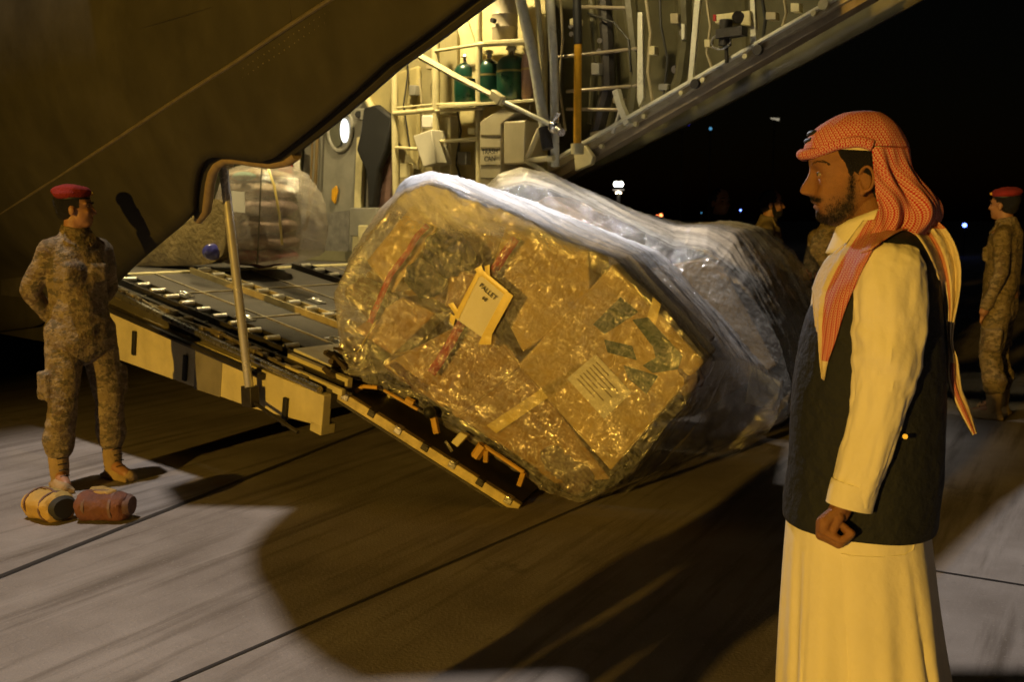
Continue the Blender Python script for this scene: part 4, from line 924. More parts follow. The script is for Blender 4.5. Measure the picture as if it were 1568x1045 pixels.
    for s in (-1, 1):
        q = MB(); a = L_[s][2]; q.cap(P(-.02, s*(legs+.02), .27), a, .062*k, .054*k); q.cap(a+V((-.02, 0, -.045)), a+V((.15*k, s*.035, -.055*k)), .044*k, .038*k); q.box(V((a.x+.05, a.y+s*.012, .016)), V((.125, s*.02, 0)), V((-.006*s, .044, 0)), V((0, 0, .015)))
        bt = cloth('boot', q, boots, .002, .008, 20, sm=3)
        lc = MB()
        for i in range(7): c = a+V((.042+.012*max(0, 4-i)*1.0, s*.006, -.0+.032*i)); lc.tube([c+V((0, -.026, 0)), c+V((.012, 0, .006)), c+V((0, .026, 0))], .0035, 6)
        part('laces', lc, BLACK, bt)
    # collar, buttons/pocket flaps
    for s in (-1, 1): part('collar_flap', MB().prism([P(.045, s*.01, 1.50), P(.02, s*.07, 1.53), P(.055, s*.10, 1.45), P(.095, s*.045, 1.42)], V((.012, 0, .008))), top, t, bevel=.004)
    hb = MB()
    if hat:
        hb.ball(HD(-.02, .0, .098), (.112*k, .098*k, .040*k), 28, 16, Rz @ Matrix.Rotation(R(-10), 3, 'X')); hb.ball(HD(-.03, -.045, .085), (.08*k, .06*k, .035*k), 20, 12, Rz)
        hb.tube([HD(-.012, 0, .062), HD(-.012, 0, .086)], .090*k, 28)
        q = part('beret', hb, hat, t); remesh(q, .007, 5, .003, 18)
        part('beret_band', MB().tube([HD(-.010, 0, .056), HD(-.010, 0, .066)], .0915*k, 28), BLACK, q)
        part('cap_badge', MB().ball(HD(.078, .045, .088), .012, 10, 8), YELLOW, q)
    if hair:
        hb = MB(); hb.ball(HD(-.022, 0, .040), (.099*k, .083*k, .095*k), 24, 16, Rz); hb.ball(HD(-.045, 0, -.01), (.062*k, .075*k, .062*k), 20, 12, Rz)
        q = part('hair', hb, HAIR, t); remesh(q, .006, 2, .004, 40)
    if beard:
        hb = MB(); hb.ball(HD(.045, 0, -.078), (.054*k, .058*k, .045*k), 20, 12, Rz); hb.ball(HD(.084, 0, -.046), (.014*k, .028*k, .007*k), 12, 8, Rz)
        for s in (-1, 1): hb.cap(HD(.01, s*.068, -.0), HD(.03, s*.055, -.07), .012*k, .02*k)
        q = part('beard', hb, HAIR, t); remesh(q, .005, 2, .003, 50)
    for s in (-1, 1):
        part('eye', MB().ball(HD(.079, s*.030, .014), (.009*k, .013*k, .0065*k), 10, 8, Rz), EYED, t)
        part('eyebrow', MB().tube([HD(.0935, s*.012, .032), HD(.090, s*.032, .038), HD(.074, s*.054, .032)], [.004, .0055, .003], 6), HAIR, t)
    return t
def place(t, gp, facing): t.location = (gp.x, gp.y, 0); t.rotation_euler = (0, 0, math.atan2(facing[1], facing[0])); ORIG[t.name] = V((gp.x, gp.y, 0))
s1 = human('person', 'soldier in red beret and camouflage, hands behind back, standing beside the duffel bags', CAMO1, CAMO1, BOOT, 'back', R(55), BERET, hh=1.70, legs=.14)
gp = ground(136, 741); place(s1, gp, (.72, -.70))
part_ = None
s2 = human('person', 'soldier in red beret and camouflage at the right edge, behind the robed man', CAMO1, CAMO1, BOOT, 'hang', R(-12), BERET, hh=1.75, legs=.12)
place(s2, ground(1522, 638), (-.80, .60))
DKCL = mat('dark_shirt', (.035, .03, .028), .8, 0, .3, 9, .3, 20); TANCL = mat('tan_jacket', (.17, .135, .085), .8, 0, .3, 9, .3, 20); TRS = mat('dark_trousers', (.03, .03, .03), .8)
s3 = human('person', 'short haired man in dark shirt, head showing above the far wrapped load', DKCL, TRS, BLACK, 'hang', 0, None, False, 1.80, voxel=.014)
place(s3, V((1.93, 9.35, 0)), (.35, -.93))
s4 = human('person', 'bearded man in tan jacket looking right behind the far wrapped load', TANCL, TRS, BLACK, 'hang', 0, None, True, 1.775, voxel=.014)
place(s4, V((2.32, 9.05, 0)), (.95, -.28))
s5 = human('person', 'person in camouflage behind the far wrapped load, below the robed man chin', CAMO1, TRS, BLACK, 'front', 0, None, False, 1.72, voxel=.014)
place(s5, V((2.78, 8.75, 0)), (-.75, -.65))
# ------------------------------------------------------------------ the robed man in the foreground
MC = V((.893, 2.54, 0)); MX = V((.9433, -.3320, 0)); MY = V((.3320, .9433, 0))
man = thing('person', MC, 'man in white robe, dark vest and red checked headscarf, in profile in the foreground', 'person')
def HM(px, py, Y=0.0): return hit(px, py, MC+MY*Y, MY)
def HL(px, py, Y=0.0): q = HM(px, py, Y)-MC; return q.dot(MX), q.z
def ML(X, Y, Z): return MC+MX*X+MY*Y+UP*Z
def catmull(tab, n):
    out = []
    for i in range(len(tab)-1):
        p0_, p1_, p2_, p3_ = tab[max(0, i-1)], tab[i], tab[i+1], tab[min(len(tab)-1, i+2)]
        m_ = max(1, int(round(n*(p2_[0]-p1_[0])/(tab[-1][0]-tab[0][0]))))
        for k in range(m_):
            t = k/m_; out.append(tuple(.5*(2*b+(c-a)*t+(2*a-5*b+4*c-d)*t*t+(3*b-a-3*c+d)*t**3) for a, b, c, d in zip(p0_, p1_, p2_, p3_)))
    out.append(tab[-1]); return out
def rings(tab, n=96, rowsN=60, ex=2.2, yc=0.0, f=None, tilt=None):
    """tab rows: (py, xl, xr, ry); returns rows of points"""
    rows = []
    for r_ in catmull([tuple(map(float, q)) for q in tab], rowsN):
        py, xl, xr, ry = r_[:4]; Xl, z = HL(xl, py, yc); Xr, _ = HL(xr, py, yc); cx, rx = (Xl+Xr)/2, (Xr-Xl)/2; row = []
        for k in range(n):
            th_ = 2*math.pi*k/n; c, s_ = math.cos(th_), math.sin(th_)
            X = cx-rx*math.copysign(abs(c)**(2/ex), c); Y = yc-ry*math.copysign(abs(s_)**(2/ex), s_); Z = z
            if f: X, Y, Z = f(X, Y, Z, th_, py)
            row.append(ML(X, Y, Z))
        rows.append(row)
    return rows
# --- head and body, one surface
HT = [(192, 1292, 1345, .035, 0, .02), (199, 1272, 1358, .055, 0, .02), (210, 1256, 1367, .067, 0, .02), (222, 1246, 1371, .0735, 0, .02), (234, 1241.5, 1372, .0765, .3, .02), (242, 1240, 1372, .077, 1.5, .03), (250, 1241, 1371, .0765, 2.5, .022),
      (257, 1243.5, 1371, .0755, 4.2, .011), (264, 1246, 1370, .074, 8, .009), (271, 1247.5, 1369, .073, 12, .0095), (279, 1248, 1366, .072, 17, .010), (287, 1248, 1362, .071, 21.5, .0125), (292.5, 1247.5, 1358, .0705, 22.5, .0155), (297, 1247, 1355, .070, 19, .0175), (300, 1246.5, 1353, .069, 9, .0175),
      (303, 1246, 1350, .068, 4, .018), (307.5, 1246, 1348, .0665, 4.8, .021), (311, 1247, 1345, .0655, 3.2, .021), (313, 1248, 1343, .065, .2, .021), (315, 1248.5, 1341, .0645, 2.6, .020), (318, 1249, 1339, .063, 3.6, .018), (322, 1249.5, 1336, .061, .6, .018), (327, 1250, 1332, .0585, 1.2, .018), (333, 1251.5, 1327, .054, 2.2, .018), (339, 1256, 1322, .047, 1.5, .018), (344, 1266, 1315, .036, 0, .018), (347, 1280, 1305, .018, 0, .02)]
rows = []
for r_ in catmull([tuple(map(float, q)) for q in HT], 110):
    py, xf, xb, ry, nb, sg = r_; Xf, z = HL(xf, py); Xb, _ = HL(xb, py); nbm = nb/600; cx = Xf+(Xb-Xf)*.52; row = []
    for k in range(120):
        t_ = 2*math.pi*k/120; c, s_ = math.cos(t_), math.sin(t_); rx = cx-Xf if c > 0 else Xb-cx
        ex = 2.35 if c > 0 else 2.0
        X = cx-rx*math.copysign(abs(c)**(2/ex), c); Y = -ry*math.copysign(abs(s_)**(2/ex), s_)
        if c > 0:
            X -= nbm*math.exp(-(Y/sg)**2)
            ez = HL(1254, 266)[1]
            for sy in (-1, 1):
                X += .0085*math.exp(-((Y-sy*.031)**2/(2*.011**2)+(z-ez)**2/(2*.0095**2)))        # eye sockets
                X += .0035*math.exp(-((Y-sy*.045)**2/(2*.012**2)+(z-HL(0, 312)[1])**2/(2*.02**2)))*-1 + .004*math.exp(-((Y-sy*.030)**2/(2*.010**2)+(z-HL(0, 300)[1])**2/(2*.012**2)))
        row.append(ML(X, Y, z))
    rows.append(row)
hb = MB().grid(rows[::-1], closed=True, capends=True)
ex_, ezz = HL(1325, 279, -.08)
for s_ in (-1, 1):
    Yc = s_*.077; P = []
    for k in range(15):
        a = R(-150+300*k/14); P.append(ML(ex_+.017*math.cos(a)*1.0+.002, Yc+s_*(.004+.008*max(0, math.cos(a))), ezz+.005+.033*math.sin(a)*(1 if math.sin(a) > 0 else .8)))
    hb.chain(P, [.0042]*15, 8); hb.ball(ML(ex_+.001, Yc-s_*.002, ezz+.003), (.015, .006, .030), 20, 12, Matrix((MX, MY, UP)).transposed()); hb.ball(ML(ex_-.006, Yc+s_*.004, ezz-.024), (.008, .005, .010), 12, 8, Matrix((MX, MY, UP)).transposed())
    hb.ball(ML(ex_-.014, Yc+s_*.001, ezz-.002), (.005, .006, .007), 10, 8)
hb.chain([ML(*(lambda q: (q[0], 0, q[1]))(HL(1318, 300))), ML(*(lambda q: (q[0], 0, q[1]))(HL(1330, 350))), ML(*(lambda q: (q[0], 0, q[1]))(HL(1350, 420)))], [.052, .060, .085], 28)
bx = HL(1330, 600)[0]
hb.chain([ML(bx+.02, 0, 1.40), ML(bx, 0, 1.15), ML(bx, 0, .92)], [.12, .12, .13], 20)
for s_ in (-1, 1): hb.chain([ML(bx, s_*.1, .92), ML(bx, s_*.1, .5), ML(bx+.02, s_*.1, .09)], [.09, .06, .045], 16); hb.cap(ML(bx, s_*.1, .06), ML(bx-.13, s_*.12, .04), .04, .032); hb.cap(ML(bx+.03, s_*.05, 1.36), ML(bx+.04, s_*.12, 1.33), .06, .05)
ARM = [(1366, 392), (1362, 440), (1358, 540), (1335, 660), (1299, 762)]; AY = [-.175, -.20, -.215, -.225, -.235]
def AM(i): X, z = HL(*ARM[i], AY[i]); return ML(X, AY[i], z)
hb.chain([AM(0)-UP*.06+MY*.03]+[AM(i) for i in range(1, 5)], [.045, .045, .042, .034, .026], 16)
hb.chain([ML(bx+.03, .17, 1.38), ML(bx+.02, .2, 1.1), ML(bx-.05, .22, .86)], [.06, .045, .028], 16); hb.cap(ML(bx-.05, .22, .86), ML(bx-.07, .22, .77), .028, .035)
# hand: seen from the little-finger side, fingers curled back into the palm
def HP(px, py, Y): X, z = HL(px, py, Y); return ML(X, Y, z)
wr = HP(1294, 764, -.235); hb.cap(wr, HP(1284, 786, -.235), .027, .026)
for i in range(4):
    Y = -.266+.0195*i; dx = (-2, -5, -6, -3)[i]; dy = (-5, 1, 3, 1)[i]
    K = HP(1263+dx, 817+dy, Y); PI_ = HP(1290+dx, 833+dy*.7, Y+.002); DI = HP(1305+dx*.5, 820+dy*.5, Y+.003); TP = HP(1293+dx*.5, 808+dy*.3, Y+.004)
    hb.chain([HP(1287, 780, -.250+.010*i), HP(1266+dx, 800+dy*.5, Y+.002), K], [.018, .0170, .0135], 14); hb.cap(HP(1285, 792, Y+.004), HP(1276, 812, Y+.004), .013, .011, 10)
    hb.chain([K, PI_, DI, TP], [.0122, .0098, .0092, .0085], 12)
hb.chain([HP(1279, 784, -.20), HP(1266, 806, -.185), HP(1280, 826, -.180), HP(1300, 826, -.192)], [.017, .0145, .012, .010], 12)
body = part('body', hb, SKINM, man); remesh(body, .0027, 1)
# beard / hairline tint stored on the body as a colour mask
at_ = body.data.attributes.new('beard', 'FLOAT', 'POINT'); og = ORIG[man.name]
def gz(px, py, Y=0): return HL(px, py, Y)
J = [(1243, 304, 9, 3.5, .9), (1251, 306, 8, 4, .75), (1250, 326, 8, 6, .8), (1253, 334, 12, 8, 1), (1264, 337, 14, 10, 1), (1276, 334, 15, 12, 1), (1287, 328, 14, 14, 1), (1297, 318, 12, 15, .95), (1302, 304, 8, 14, .8), (1304, 290, 6, 13, .7), (1305, 276, 5, 12, .7), (1272, 320, 10, 9, .5), (1284, 312, 9, 9, .4)]
for i, v in enumerate(body.data.vertices):
    w = v.co+og-MC; X, Y, Z = w.dot(MX), w.dot(MY), w.z
    if Z < 1.40 or abs(Y) > .09: at_.data[i].value = 0; continue
    k = 0
    for (a, b_, sx, sz, am) in J:
        X0, Z0 = gz(a, b_, -.06 if a > 1262 else -.03); k = max(k, am*math.exp(-((X-X0)/(sx/600*1.15))**2-((Z-Z0)/(sz/600*1.15))**2))
    at_.data[i].value = min(.9, k*1.05+.2*k*noise.noise(w*180))
m = mat('bearded_skin', (.27, .12, .045), .5, 0, .22, 30, .35, 420); t_ = m.node_tree; Nn = t_.nodes; Ll = t_.links; bs = Nn['Principled BSDF']
src = bs.inputs['Base Color'].links[0].from_socket; mx_ = Nn.new('ShaderNodeMix'); mx_.data_type = 'RGBA'; aa = Nn.new('ShaderNodeAttribute'); aa.attribute_name = 'beard'
Ll.new(aa.outputs['Fac'], mx_.inputs[0]); Ll.new(src, mx_.inputs[6]); mx_.inputs[7].default_value = (.018, .011, .007, 1); Ll.new(mx_.outputs[2], bs.inputs['Base Color'])
body.data.materials.clear(); body.data.materials.append(m)
bodyb = BVHTree.FromPolygons([tuple(v.co+og) for v in body.data.vertices], [tuple(p.vertices) for p in body.data.polygons])
# eye, lids, brow
for s_ in (-1, 1):
    c = HP(1258.2, 267, s_*.0312); eo = part('eye', MB().ball(c, .0112, 24, 16), mat('eye_white', (.30, .24, .18), .25), man)
    part('iris', MB().ball(c-MX*.0042, .0082, 16, 12), mat('iris_brown', (.015, .008, .004), .1), eo)
    lid = MB()
    for up_, a0 in ((1, .30), (-1, .36)):
        rr_ = []
        for j in range(5):
            el = (a0+j*.22)*up_; row = []
            for k in range(17):
                az = -1.25+2.5*k/16; el2 = el*math.cos(az*.9)+(.06*up_ if True else 0); d = -MX*math.cos(az)*math.cos(el2)+MY*math.sin(az)*math.cos(el2)+UP*math.sin(el2); row.append(c+d*.0128)
            rr_.append(row)
        lid.grid(rr_)
    part('eyelids', lid, SKINM, man)
    part('eyelashes', MB().tube([c+(-MX*math.cos(-1.2+.3*k)*math.cos(.30)+MY*math.sin(-1.2+.3*k)*math.cos(.30)+UP*math.sin(.30))*.0134 for k in range(9)], .0009, 5), HAIR, man)
    bw = MB()
    for k in range(46):
        f = k/45; a, b_ = 1243.5+26*f, 251-6*math.sin(f*2.4)+6*f*f+random.uniform(-1.3, 1.3); r_ = ray(a, b_).normalized(); h = bodyb.ray_cast(CAM, r_)
        if h[0] is None: continue
        q = h[0]-r_*.0006; lc_ = q-MC; q = ML(lc_.dot(MX), (lc_.dot(MY) if s_ < 0 else -lc_.dot(MY)), q.z)
        bw.tube([q, q+MX*.005+UP*random.uniform(-.001, .003)], [.0016, .0007], 5)
    part('eyebrow', bw, HAIR, man)
    ml = []
    for (a, b_) in ((1244, 312.6), (1247, 312.8), (1250, 313.2), (1253.5, 314), (1256.5, 315.2)):
        r_ = ray(a, b_).normalized(); h = bodyb.ray_cast(CAM, r_)
        if h[0] is None: continue
        q = h[0]+r_*.0004; lc_ = q-MC; ml.append(ML(lc_.dot(MX), (lc_.dot(MY) if s_ < 0 else -lc_.dot(MY)), q.z))
    part('mouth_line', MB().tube(ml, [.0012]*(len(ml)-1)+[.0005], 6), mat('lip_shadow_brown', (.05, .02, .012), .6), man)
bh = MB(); random.seed(21)
for i in range(2600):
    (a, b_, sx, sy, am) = random.choice(J); a += random.gauss(0, sx*.55); b_ += random.gauss(0, sy*.55); r_ = ray(a, b_).normalized(); h = bodyb.ray_cast(CAM, r_)
    if h[0] is None or random.random() > am: continue
    q = h[0]; lc_ = q-MC
    if abs(lc_.dot(MY)) > .085 or q.z < 1.43: continue
    for sg in (1, -1):
        Y_ = lc_.dot(MY)*sg; p_ = ML(lc_.dot(MX), Y_, q.z); nn_ = MX*h[1].dot(MX)+MY*h[1].dot(MY)*sg+UP*h[1].z
        e_ = p_+nn_*.0022-UP*random.uniform(.003, .006)+MX*random.uniform(-.001, .002); k_ = len(bh.v)
        sd_ = MX*.00035; bh.add([p_-sd_, p_+sd_, e_], [(0, 1, 2)])
part('beard', bh, HAIR, man, smooth=False)
# hair under the cap
hr = MB(); hr.grid(rings([(215, 1262, 1376, .082), (232, 1264, 1370, .0825), (243, 1268, 1370, .0835), (254, 1276, 1368, .0830), (264, 1292, 1374, .0810), (290, 1325, 1368, .07), (305, 1338, 1360, .05)], 64, 30, 2.7), closed=True, capends=True)
for s_ in (-1, 1): hr.cap(HP(1302, 250, s_*.072), HP(1303, 268, s_*.0715), .009, .005, 10)
q = part('hair', hr, HAIR, man); remesh(q, .004, 2, .002, 60)
part('skull_cap', MB().grid([[p for p in r_] for r_ in rings([(214, 1256, 1366, .080), (220, 1254, 1368, .0865), (226, 1253, 1369, .0885), (233, 1254, 1370, .0895)], 72, 12, 2.6, f=lambda X, Y, Z, th_, py: (X, Y, Z-(.016*(X-HL(1262, 230)[0])/.2 if py > 220 else 0)+.004))], closed=True), CAPW, man)
# head scarf hood
def hood():
    tab = [(171, 1308, 1332, .015, 0), (174, 1293, 1344, .034, 0), (180, 1279, 1355, .052, 0), (190, 1262, 1367, .070, 0), (200, 1249, 1375, .081, 0), (212, 1240, 1382, .087, 0), (222, 1236, 1387, .090, 0), (229, 1234, 1389, .091, 0),
           (232, 1236, 1390, .092, 1), (240, 1238, 1391, .0925, 1), (262, 1240, 1396, .093, 1), (280, 1240, 1408, .094, 1), (296, 1242, 1424, .096, 1), (314, 1246, 1436, .100, 1), (334, 1252, 1437, .106, 1), (352, 1262, 1425, .115, 1), (372, 1272, 1410, .125, 1)]
    xe = [(232, 1334), (240, 1335), (262, 1337), (280, 1338), (300, 1341), (320, 1346), (345, 1340), (372, 1325)]
    rows = []; n = 110
    for r_ in catmull([tuple(map(float, q)) for q in tab], 90):
        py, xl, xr, ry, op = r_; Xl, z = HL(xl, py); Xr, _ = HL(xr, py); cx = (Xl+Xr)/2; rx = (Xr-Xl)/2; the = 0
        if py >= 230:
            Xe = HL(interp(xe, py)[0], py, -.085)[0]; the = math.acos(max(-1, min(1, (cx-Xe)/rx)))*min(1, (py-230)/2)
        elif py > 225: pass
        row = []
        for k in range(n+1):
            t_ = the+(2*math.pi-2*the)*k/n; c, s_ = math.cos(t_), math.sin(t_); down = max(0, min(1, (py-215)/60))
            side = abs(s_); ph = (k/n-.5)*2
            fold = (.0085*math.sin(t_*9+py*.030+1.0)+.006*math.sin(t_*15+py*.045+2)*max(0, min(1, (py-240)/40))+.004*math.sin(t_*23-py*.03))*down*(.3+side)+.010*down*math.exp(-((abs(ph)-.55)/.10)**2)-.004*down*math.exp(-((abs(ph)-.75)/.06)**2)+.005
            fold += .0025*noise.noise(V((c*4, s_*4, z*9)))
            row.append(ML(cx-(rx+fold)*c, -(ry+fold)*s_, z+.003*math.sin(t_*5)*down))
        rows.append(row)
    return rows
HR = hood(); hmb = MB().grid(HR)
sc = part('head_scarf', hmb, SHEMAGH, man)
uvl = sc.data.uv_layers.new(name='uv'); nn = len(HR[0]); cum = [0]
for i in range(1, len(HR)): cum.append(cum[-1]+(HR[i][nn//4]-HR[i-1][nn//4]).length)
wd_ = []
for r_ in HR:
    L_ = sum((r_[k+1]-r_[k]).length for k in range(nn-1)); wd_.append(L_)
for l in sc.data.loops: i, k = divmod(l.vertex_index, nn); uvl.data[l.index].uv = ((k/(nn-1)-.5)*wd_[i], cum[i])
md_ = sc.modifiers.new('t', 'SOLIDIFY'); md_.thickness = .003; md_.offset = 1
# folded peak over the brow and the black cord on top of it
def uvpart(name, rows, m, parent, th_=.003, mi=None):
    n = len(rows[0]); o = part(name, MB().grid(rows), m, parent); ul = o.data.uv_layers.new(name='uv'); cu = [0]
    for i in range(1, len(rows)): cu.append(cu[-1]+(rows[i][n//2]-rows[i-1][n//2]).length)
    wl = [sum((r_[k+1]-r_[k]).length for k in range(n-1)) for r_ in rows]
    for l in o.data.loops: i, k = divmod(l.vertex_index, n); ul.data[l.index].uv = ((k/(n-1)-.5)*wl[i], cu[i])
    if mi:
        for p in o.data.polygons: p.material_index = mi(min(v % n for v in p.vertices)/(n-1), min(v//n for v in p.vertices)/(len(rows)-1))
    mo = o.modifiers.new('t', 'SOLIDIFY'); mo.thickness = th_; mo.offset = 0; return o
brow = []
pts = [(1337, 223, -.090), (1318, 217, -.093), (1300, 218, -.090), (1280, 222, -.080), (1262, 229, -.062), (1246, 235, -.038), (1232, 237, -.018), (1229, 236, 0)]
cur = [HP(*p) for p in pts]; cur = cur+[ML((p-MC).dot(MX), -(p-MC).dot(MY), p.z) for p in cur[:-1][::-1]]
cc = [(float(i), *p) for i, p in enumerate(cur)]; cur = [V(q[1:]) for q in catmull(cc, 70)]
hc = ML(HL(1310, 230)[0], 0, HL(1310, 225)[1])
for i, p in enumerate(cur):
    a = cur[min(i+1, len(cur)-1)]-cur[max(0, i-1)]; t_ = a.normalized(); out_ = (p-hc); out_.z = 0; out_ = (out_-t_*out_.dot(t_)).normalized(); u2 = t_.cross(out_).normalized(); u2 = u2 if u2.z > 0 else -u2
    f = 1-abs(i/(len(cur)-1)-.5)*2
    row = []
    for k in range(13):
        an = -math.pi*.55+math.pi*1.35*k/12; row.append(p+out_*math.cos(an)*(.006+.009*f)+u2*math.sin(an)*.0125+noise.noise_vector(p*30)*.0015)
    brow.append(row)
brow = [list(r_) for r_ in zip(*brow)]
uvpart('folded_peak', brow, SHEMAGH, man)
cord = MB()
for (a, b_, rr_, Ys) in ((1239.5, 206, .0075, .045), (1235.5, 217, .0075, .045)):
    P = []
    for k in range(13):
        yy = -Ys+2*Ys*k/12; P.append(ML(HL(a, b_)[0]+yy*yy*11, yy, HL(a, b_)[1]+yy*yy*1.0))
    cord.tube(P, [.003]+[rr_]*11+[.003], 12)
part('head_cord', cord, BLACK, man)
# --- robe
def folds(X, Y, Z, th_, py):
    k = max(0, min(1, (py-760)/250)); cx = HL(1320, py)[0]
    r_ = .010*math.sin(th_*5+.8+py*.0015)+.008*math.sin(th_*9+2+py*.003)+.004*math.sin(th_*19+py*.004)+.012*math.exp(-((th_-.62)/.10)**2)-.014*math.exp(-((th_-2.30-.0006*(py-850))/.05)**2)-.008*math.exp(-((th_-.95+.0003*(py-850))/.035)**2)-.007*math.exp(-((th_-1.45)/.03)**2)
    d = V((X-cx, Y, 0)); d = d.normalized() if d.length > 0 else d; n_ = .006*noise.noise(V((X*7, Y*7, Z*2.2)))
    return X+d.x*(r_*k+n_), Y+d.y*(r_*k+n_), Z
rb = rings([(372, 1290, 1400, .08), (385, 1275, 1412, .14), (400, 1262, 1418, .165), (430, 1248, 1425, .175), (460, 1243, 1428, .18), (500, 1240, 1430, .185), (600, 1225, 1428, .185), (700, 1212, 1424, .195), (760, 1206, 1422, .205), (800, 1202, 1427, .212), (850, 1199, 1434, .222), (950, 1196, 1448, .24), (1045, 1193, 1463, .255), (1200, 1190, 1484, .275), (1245, 1190, 1488, .28)], 160, 130, 2.25, f=folds)
robe = part('robe', MB().grid(rb, closed=True), THOBE, man)
# collar
cl_ = []
for j in range(7):
    f = j/6; row = []
    for k in range(49):
        t_ = 2*math.pi*k/48; c, s_ = math.cos(t_), math.sin(t_)
        xf = 1284-14*f-4*f*f; xb = 1385; topz = 344-38*(1-(c+1)/2)-0*f; botz = 388-10*(1-c)/2
        py = topz+(botz-topz)*f; Xf, z = HL(xf, py); Xb, _ = HL(xb, py); cx = (Xf+Xb)/2; rx = (Xb-Xf)/2
        row.append(ML(cx-rx*c, -(.064+.035*f)*s_, z))
    cl_.append(row)
co = part('robe_collar', MB().grid(cl_), THOBE, man); mo = co.modifiers.new('t', 'SOLIDIFY'); mo.thickness = .004
# pocket flap and seam on the robe near hip
# --- vest
def vf(X, Y, Z, th_, py):
    n_ = .005*noise.fractal(V((X*7, Y*7, Z*5)), .6, 2, 3); Z2 = Z
    if py > 700: Z2 = Z-.012*(1-math.cos(th_))*.5*((py-700)/90)+.02*((py-700)/90)*(1+math.cos(th_))*.5*0
    c = -math.cos(th_); return X+c*n_, Y-math.sin(th_)*n_, Z2
vt = [(350, 1352, 1398, .085), (354, 1335, 1405, .125), (362, 1318, 1414, .165), (374, 1303, 1422, .190), (390, 1288, 1430, .20), (410, 1272, 1437, .203), (435, 1256, 1442, .203), (465, 1240, 1445, .203), (500, 1229, 1447, .204), (560, 1218, 1450, .205), (620, 1211, 1450, .207), (690, 1206, 1446, .212), (745, 1201, 1440, .218), (779, 1200, 1436, .222)]
vb = rings(vt, 128, 90, 2.3, f=vf); vest = part('vest', MB().grid(vb, closed=True), VESTM, man); mo = vest.modifiers.new('t', 'SOLIDIFY'); mo.thickness = .006; mo.offset = 1
part('vest_button', MB().tube([HP(1386, 669, -.245), HP(1386, 669, -.228)], .006, 12), mat('brass_button', (.7, .55, .25), .25, .9), vest)
for s_, nm in ((-1, 0),):
    pk = [HP(a, b_, -.212) for a, b_ in [(1222, 690), (1262, 696), (1262, 702), (1222, 696)]]
# sleeve: rings perpendicular to the arm
def sleeve(cs, name='sleeve'):
    tab = [(float(i), *c) for i, c in enumerate(cs)]; rs_ = catmull(tab, 90); rows = []
    cen = [ML(HL(q[1], q[2], q[3])[0], q[3], HL(q[1], q[2], q[3])[1]) for q in rs_]
    for i, q in enumerate(rs_):
        t_ = (cen[min(i+1, len(cen)-1)]-cen[max(i-1, 0)]).normalized(); a = (MX-t_*MX.dot(t_)).normalized(); b_ = t_.cross(a).normalized(); row = []
        for k in range(72):
            th_ = 2*math.pi*k/72; f = i/len(rs_)
            w_ = 0 if name == 'cuff' else .0035*math.sin(th_*3+f*6)+.006*noise.fractal(V((math.cos(th_)*2.0, math.sin(th_)*2.0, f*5)), .7, 2, 4)+.010*math.exp(-((math.sin((th_-4.55)*.5+.25*f))/.07)**2)*math.sin(f*3.1)+.006*math.exp(-((f-.52-.05*math.cos(th_))/.03)**2)+.005*math.exp(-((f-.60-.06*math.cos(th_+1))/.02)**2)
            row.append(cen[i]+a*math.cos(th_)*(q[4]+w_)+b_*math.sin(th_)*(q[4]*q[5]+w_))
        rows.append(row)
    return rows
SL = [(1371, 376, -.150, .030, .8), (1370, 384, -.155, .050, .85), (1366, 398, -.165, .070, .85), (1363, 420, -.175, .080, .85), (1362, 460, -.190, .0835, .82), (1361, 500, -.195, .081, .82), (1358, 545, -.200, .075, .85), (1351, 595, -.205, .069, .85), (1342, 640, -.21, .0635, .88), (1329, 690, -.218, .058, .9), (1314, 735, -.226, .0535, .92), (1303, 768, -.232, .051, .92)]
sr = sleeve(SL); slv = part('robe_sleeve', MB().grid(sr, closed=True), THOBE, man); mo = slv.modifiers.new('t', 'SOLIDIFY'); mo.thickness = .003
CFt = [(1309, 742, -.227, .0555, .92), (1305, 756, -.230, .0555, .92), (1300, 777, -.234, .0545, .92)]
part('cuff', MB().grid(sleeve(CFt, 'cuff'), closed=True), THOBE, slv).modifiers.new('t', 'SOLIDIFY').thickness = .004
for P_ in ([(1288, 849), (1310, 853), (1345, 854), (1385, 851), (1398, 843), (1402, 825), (1404, 800)],):
    mp_ = []
    rbb = BVHTree.FromPolygons([tuple(v) for r_ in rb for v in r_], MB().grid(rb, closed=True).f)
    for a, b_ in P_:
        r_ = ray(a, b_).normalized(); h = rbb.ray_cast(CAM, r_)
        if h[0] is not None: mp_.append(h[0]-r_*.001)
    part('pocket_hem', MB().tube(mp_, .0022, 6), THOBE, robe)
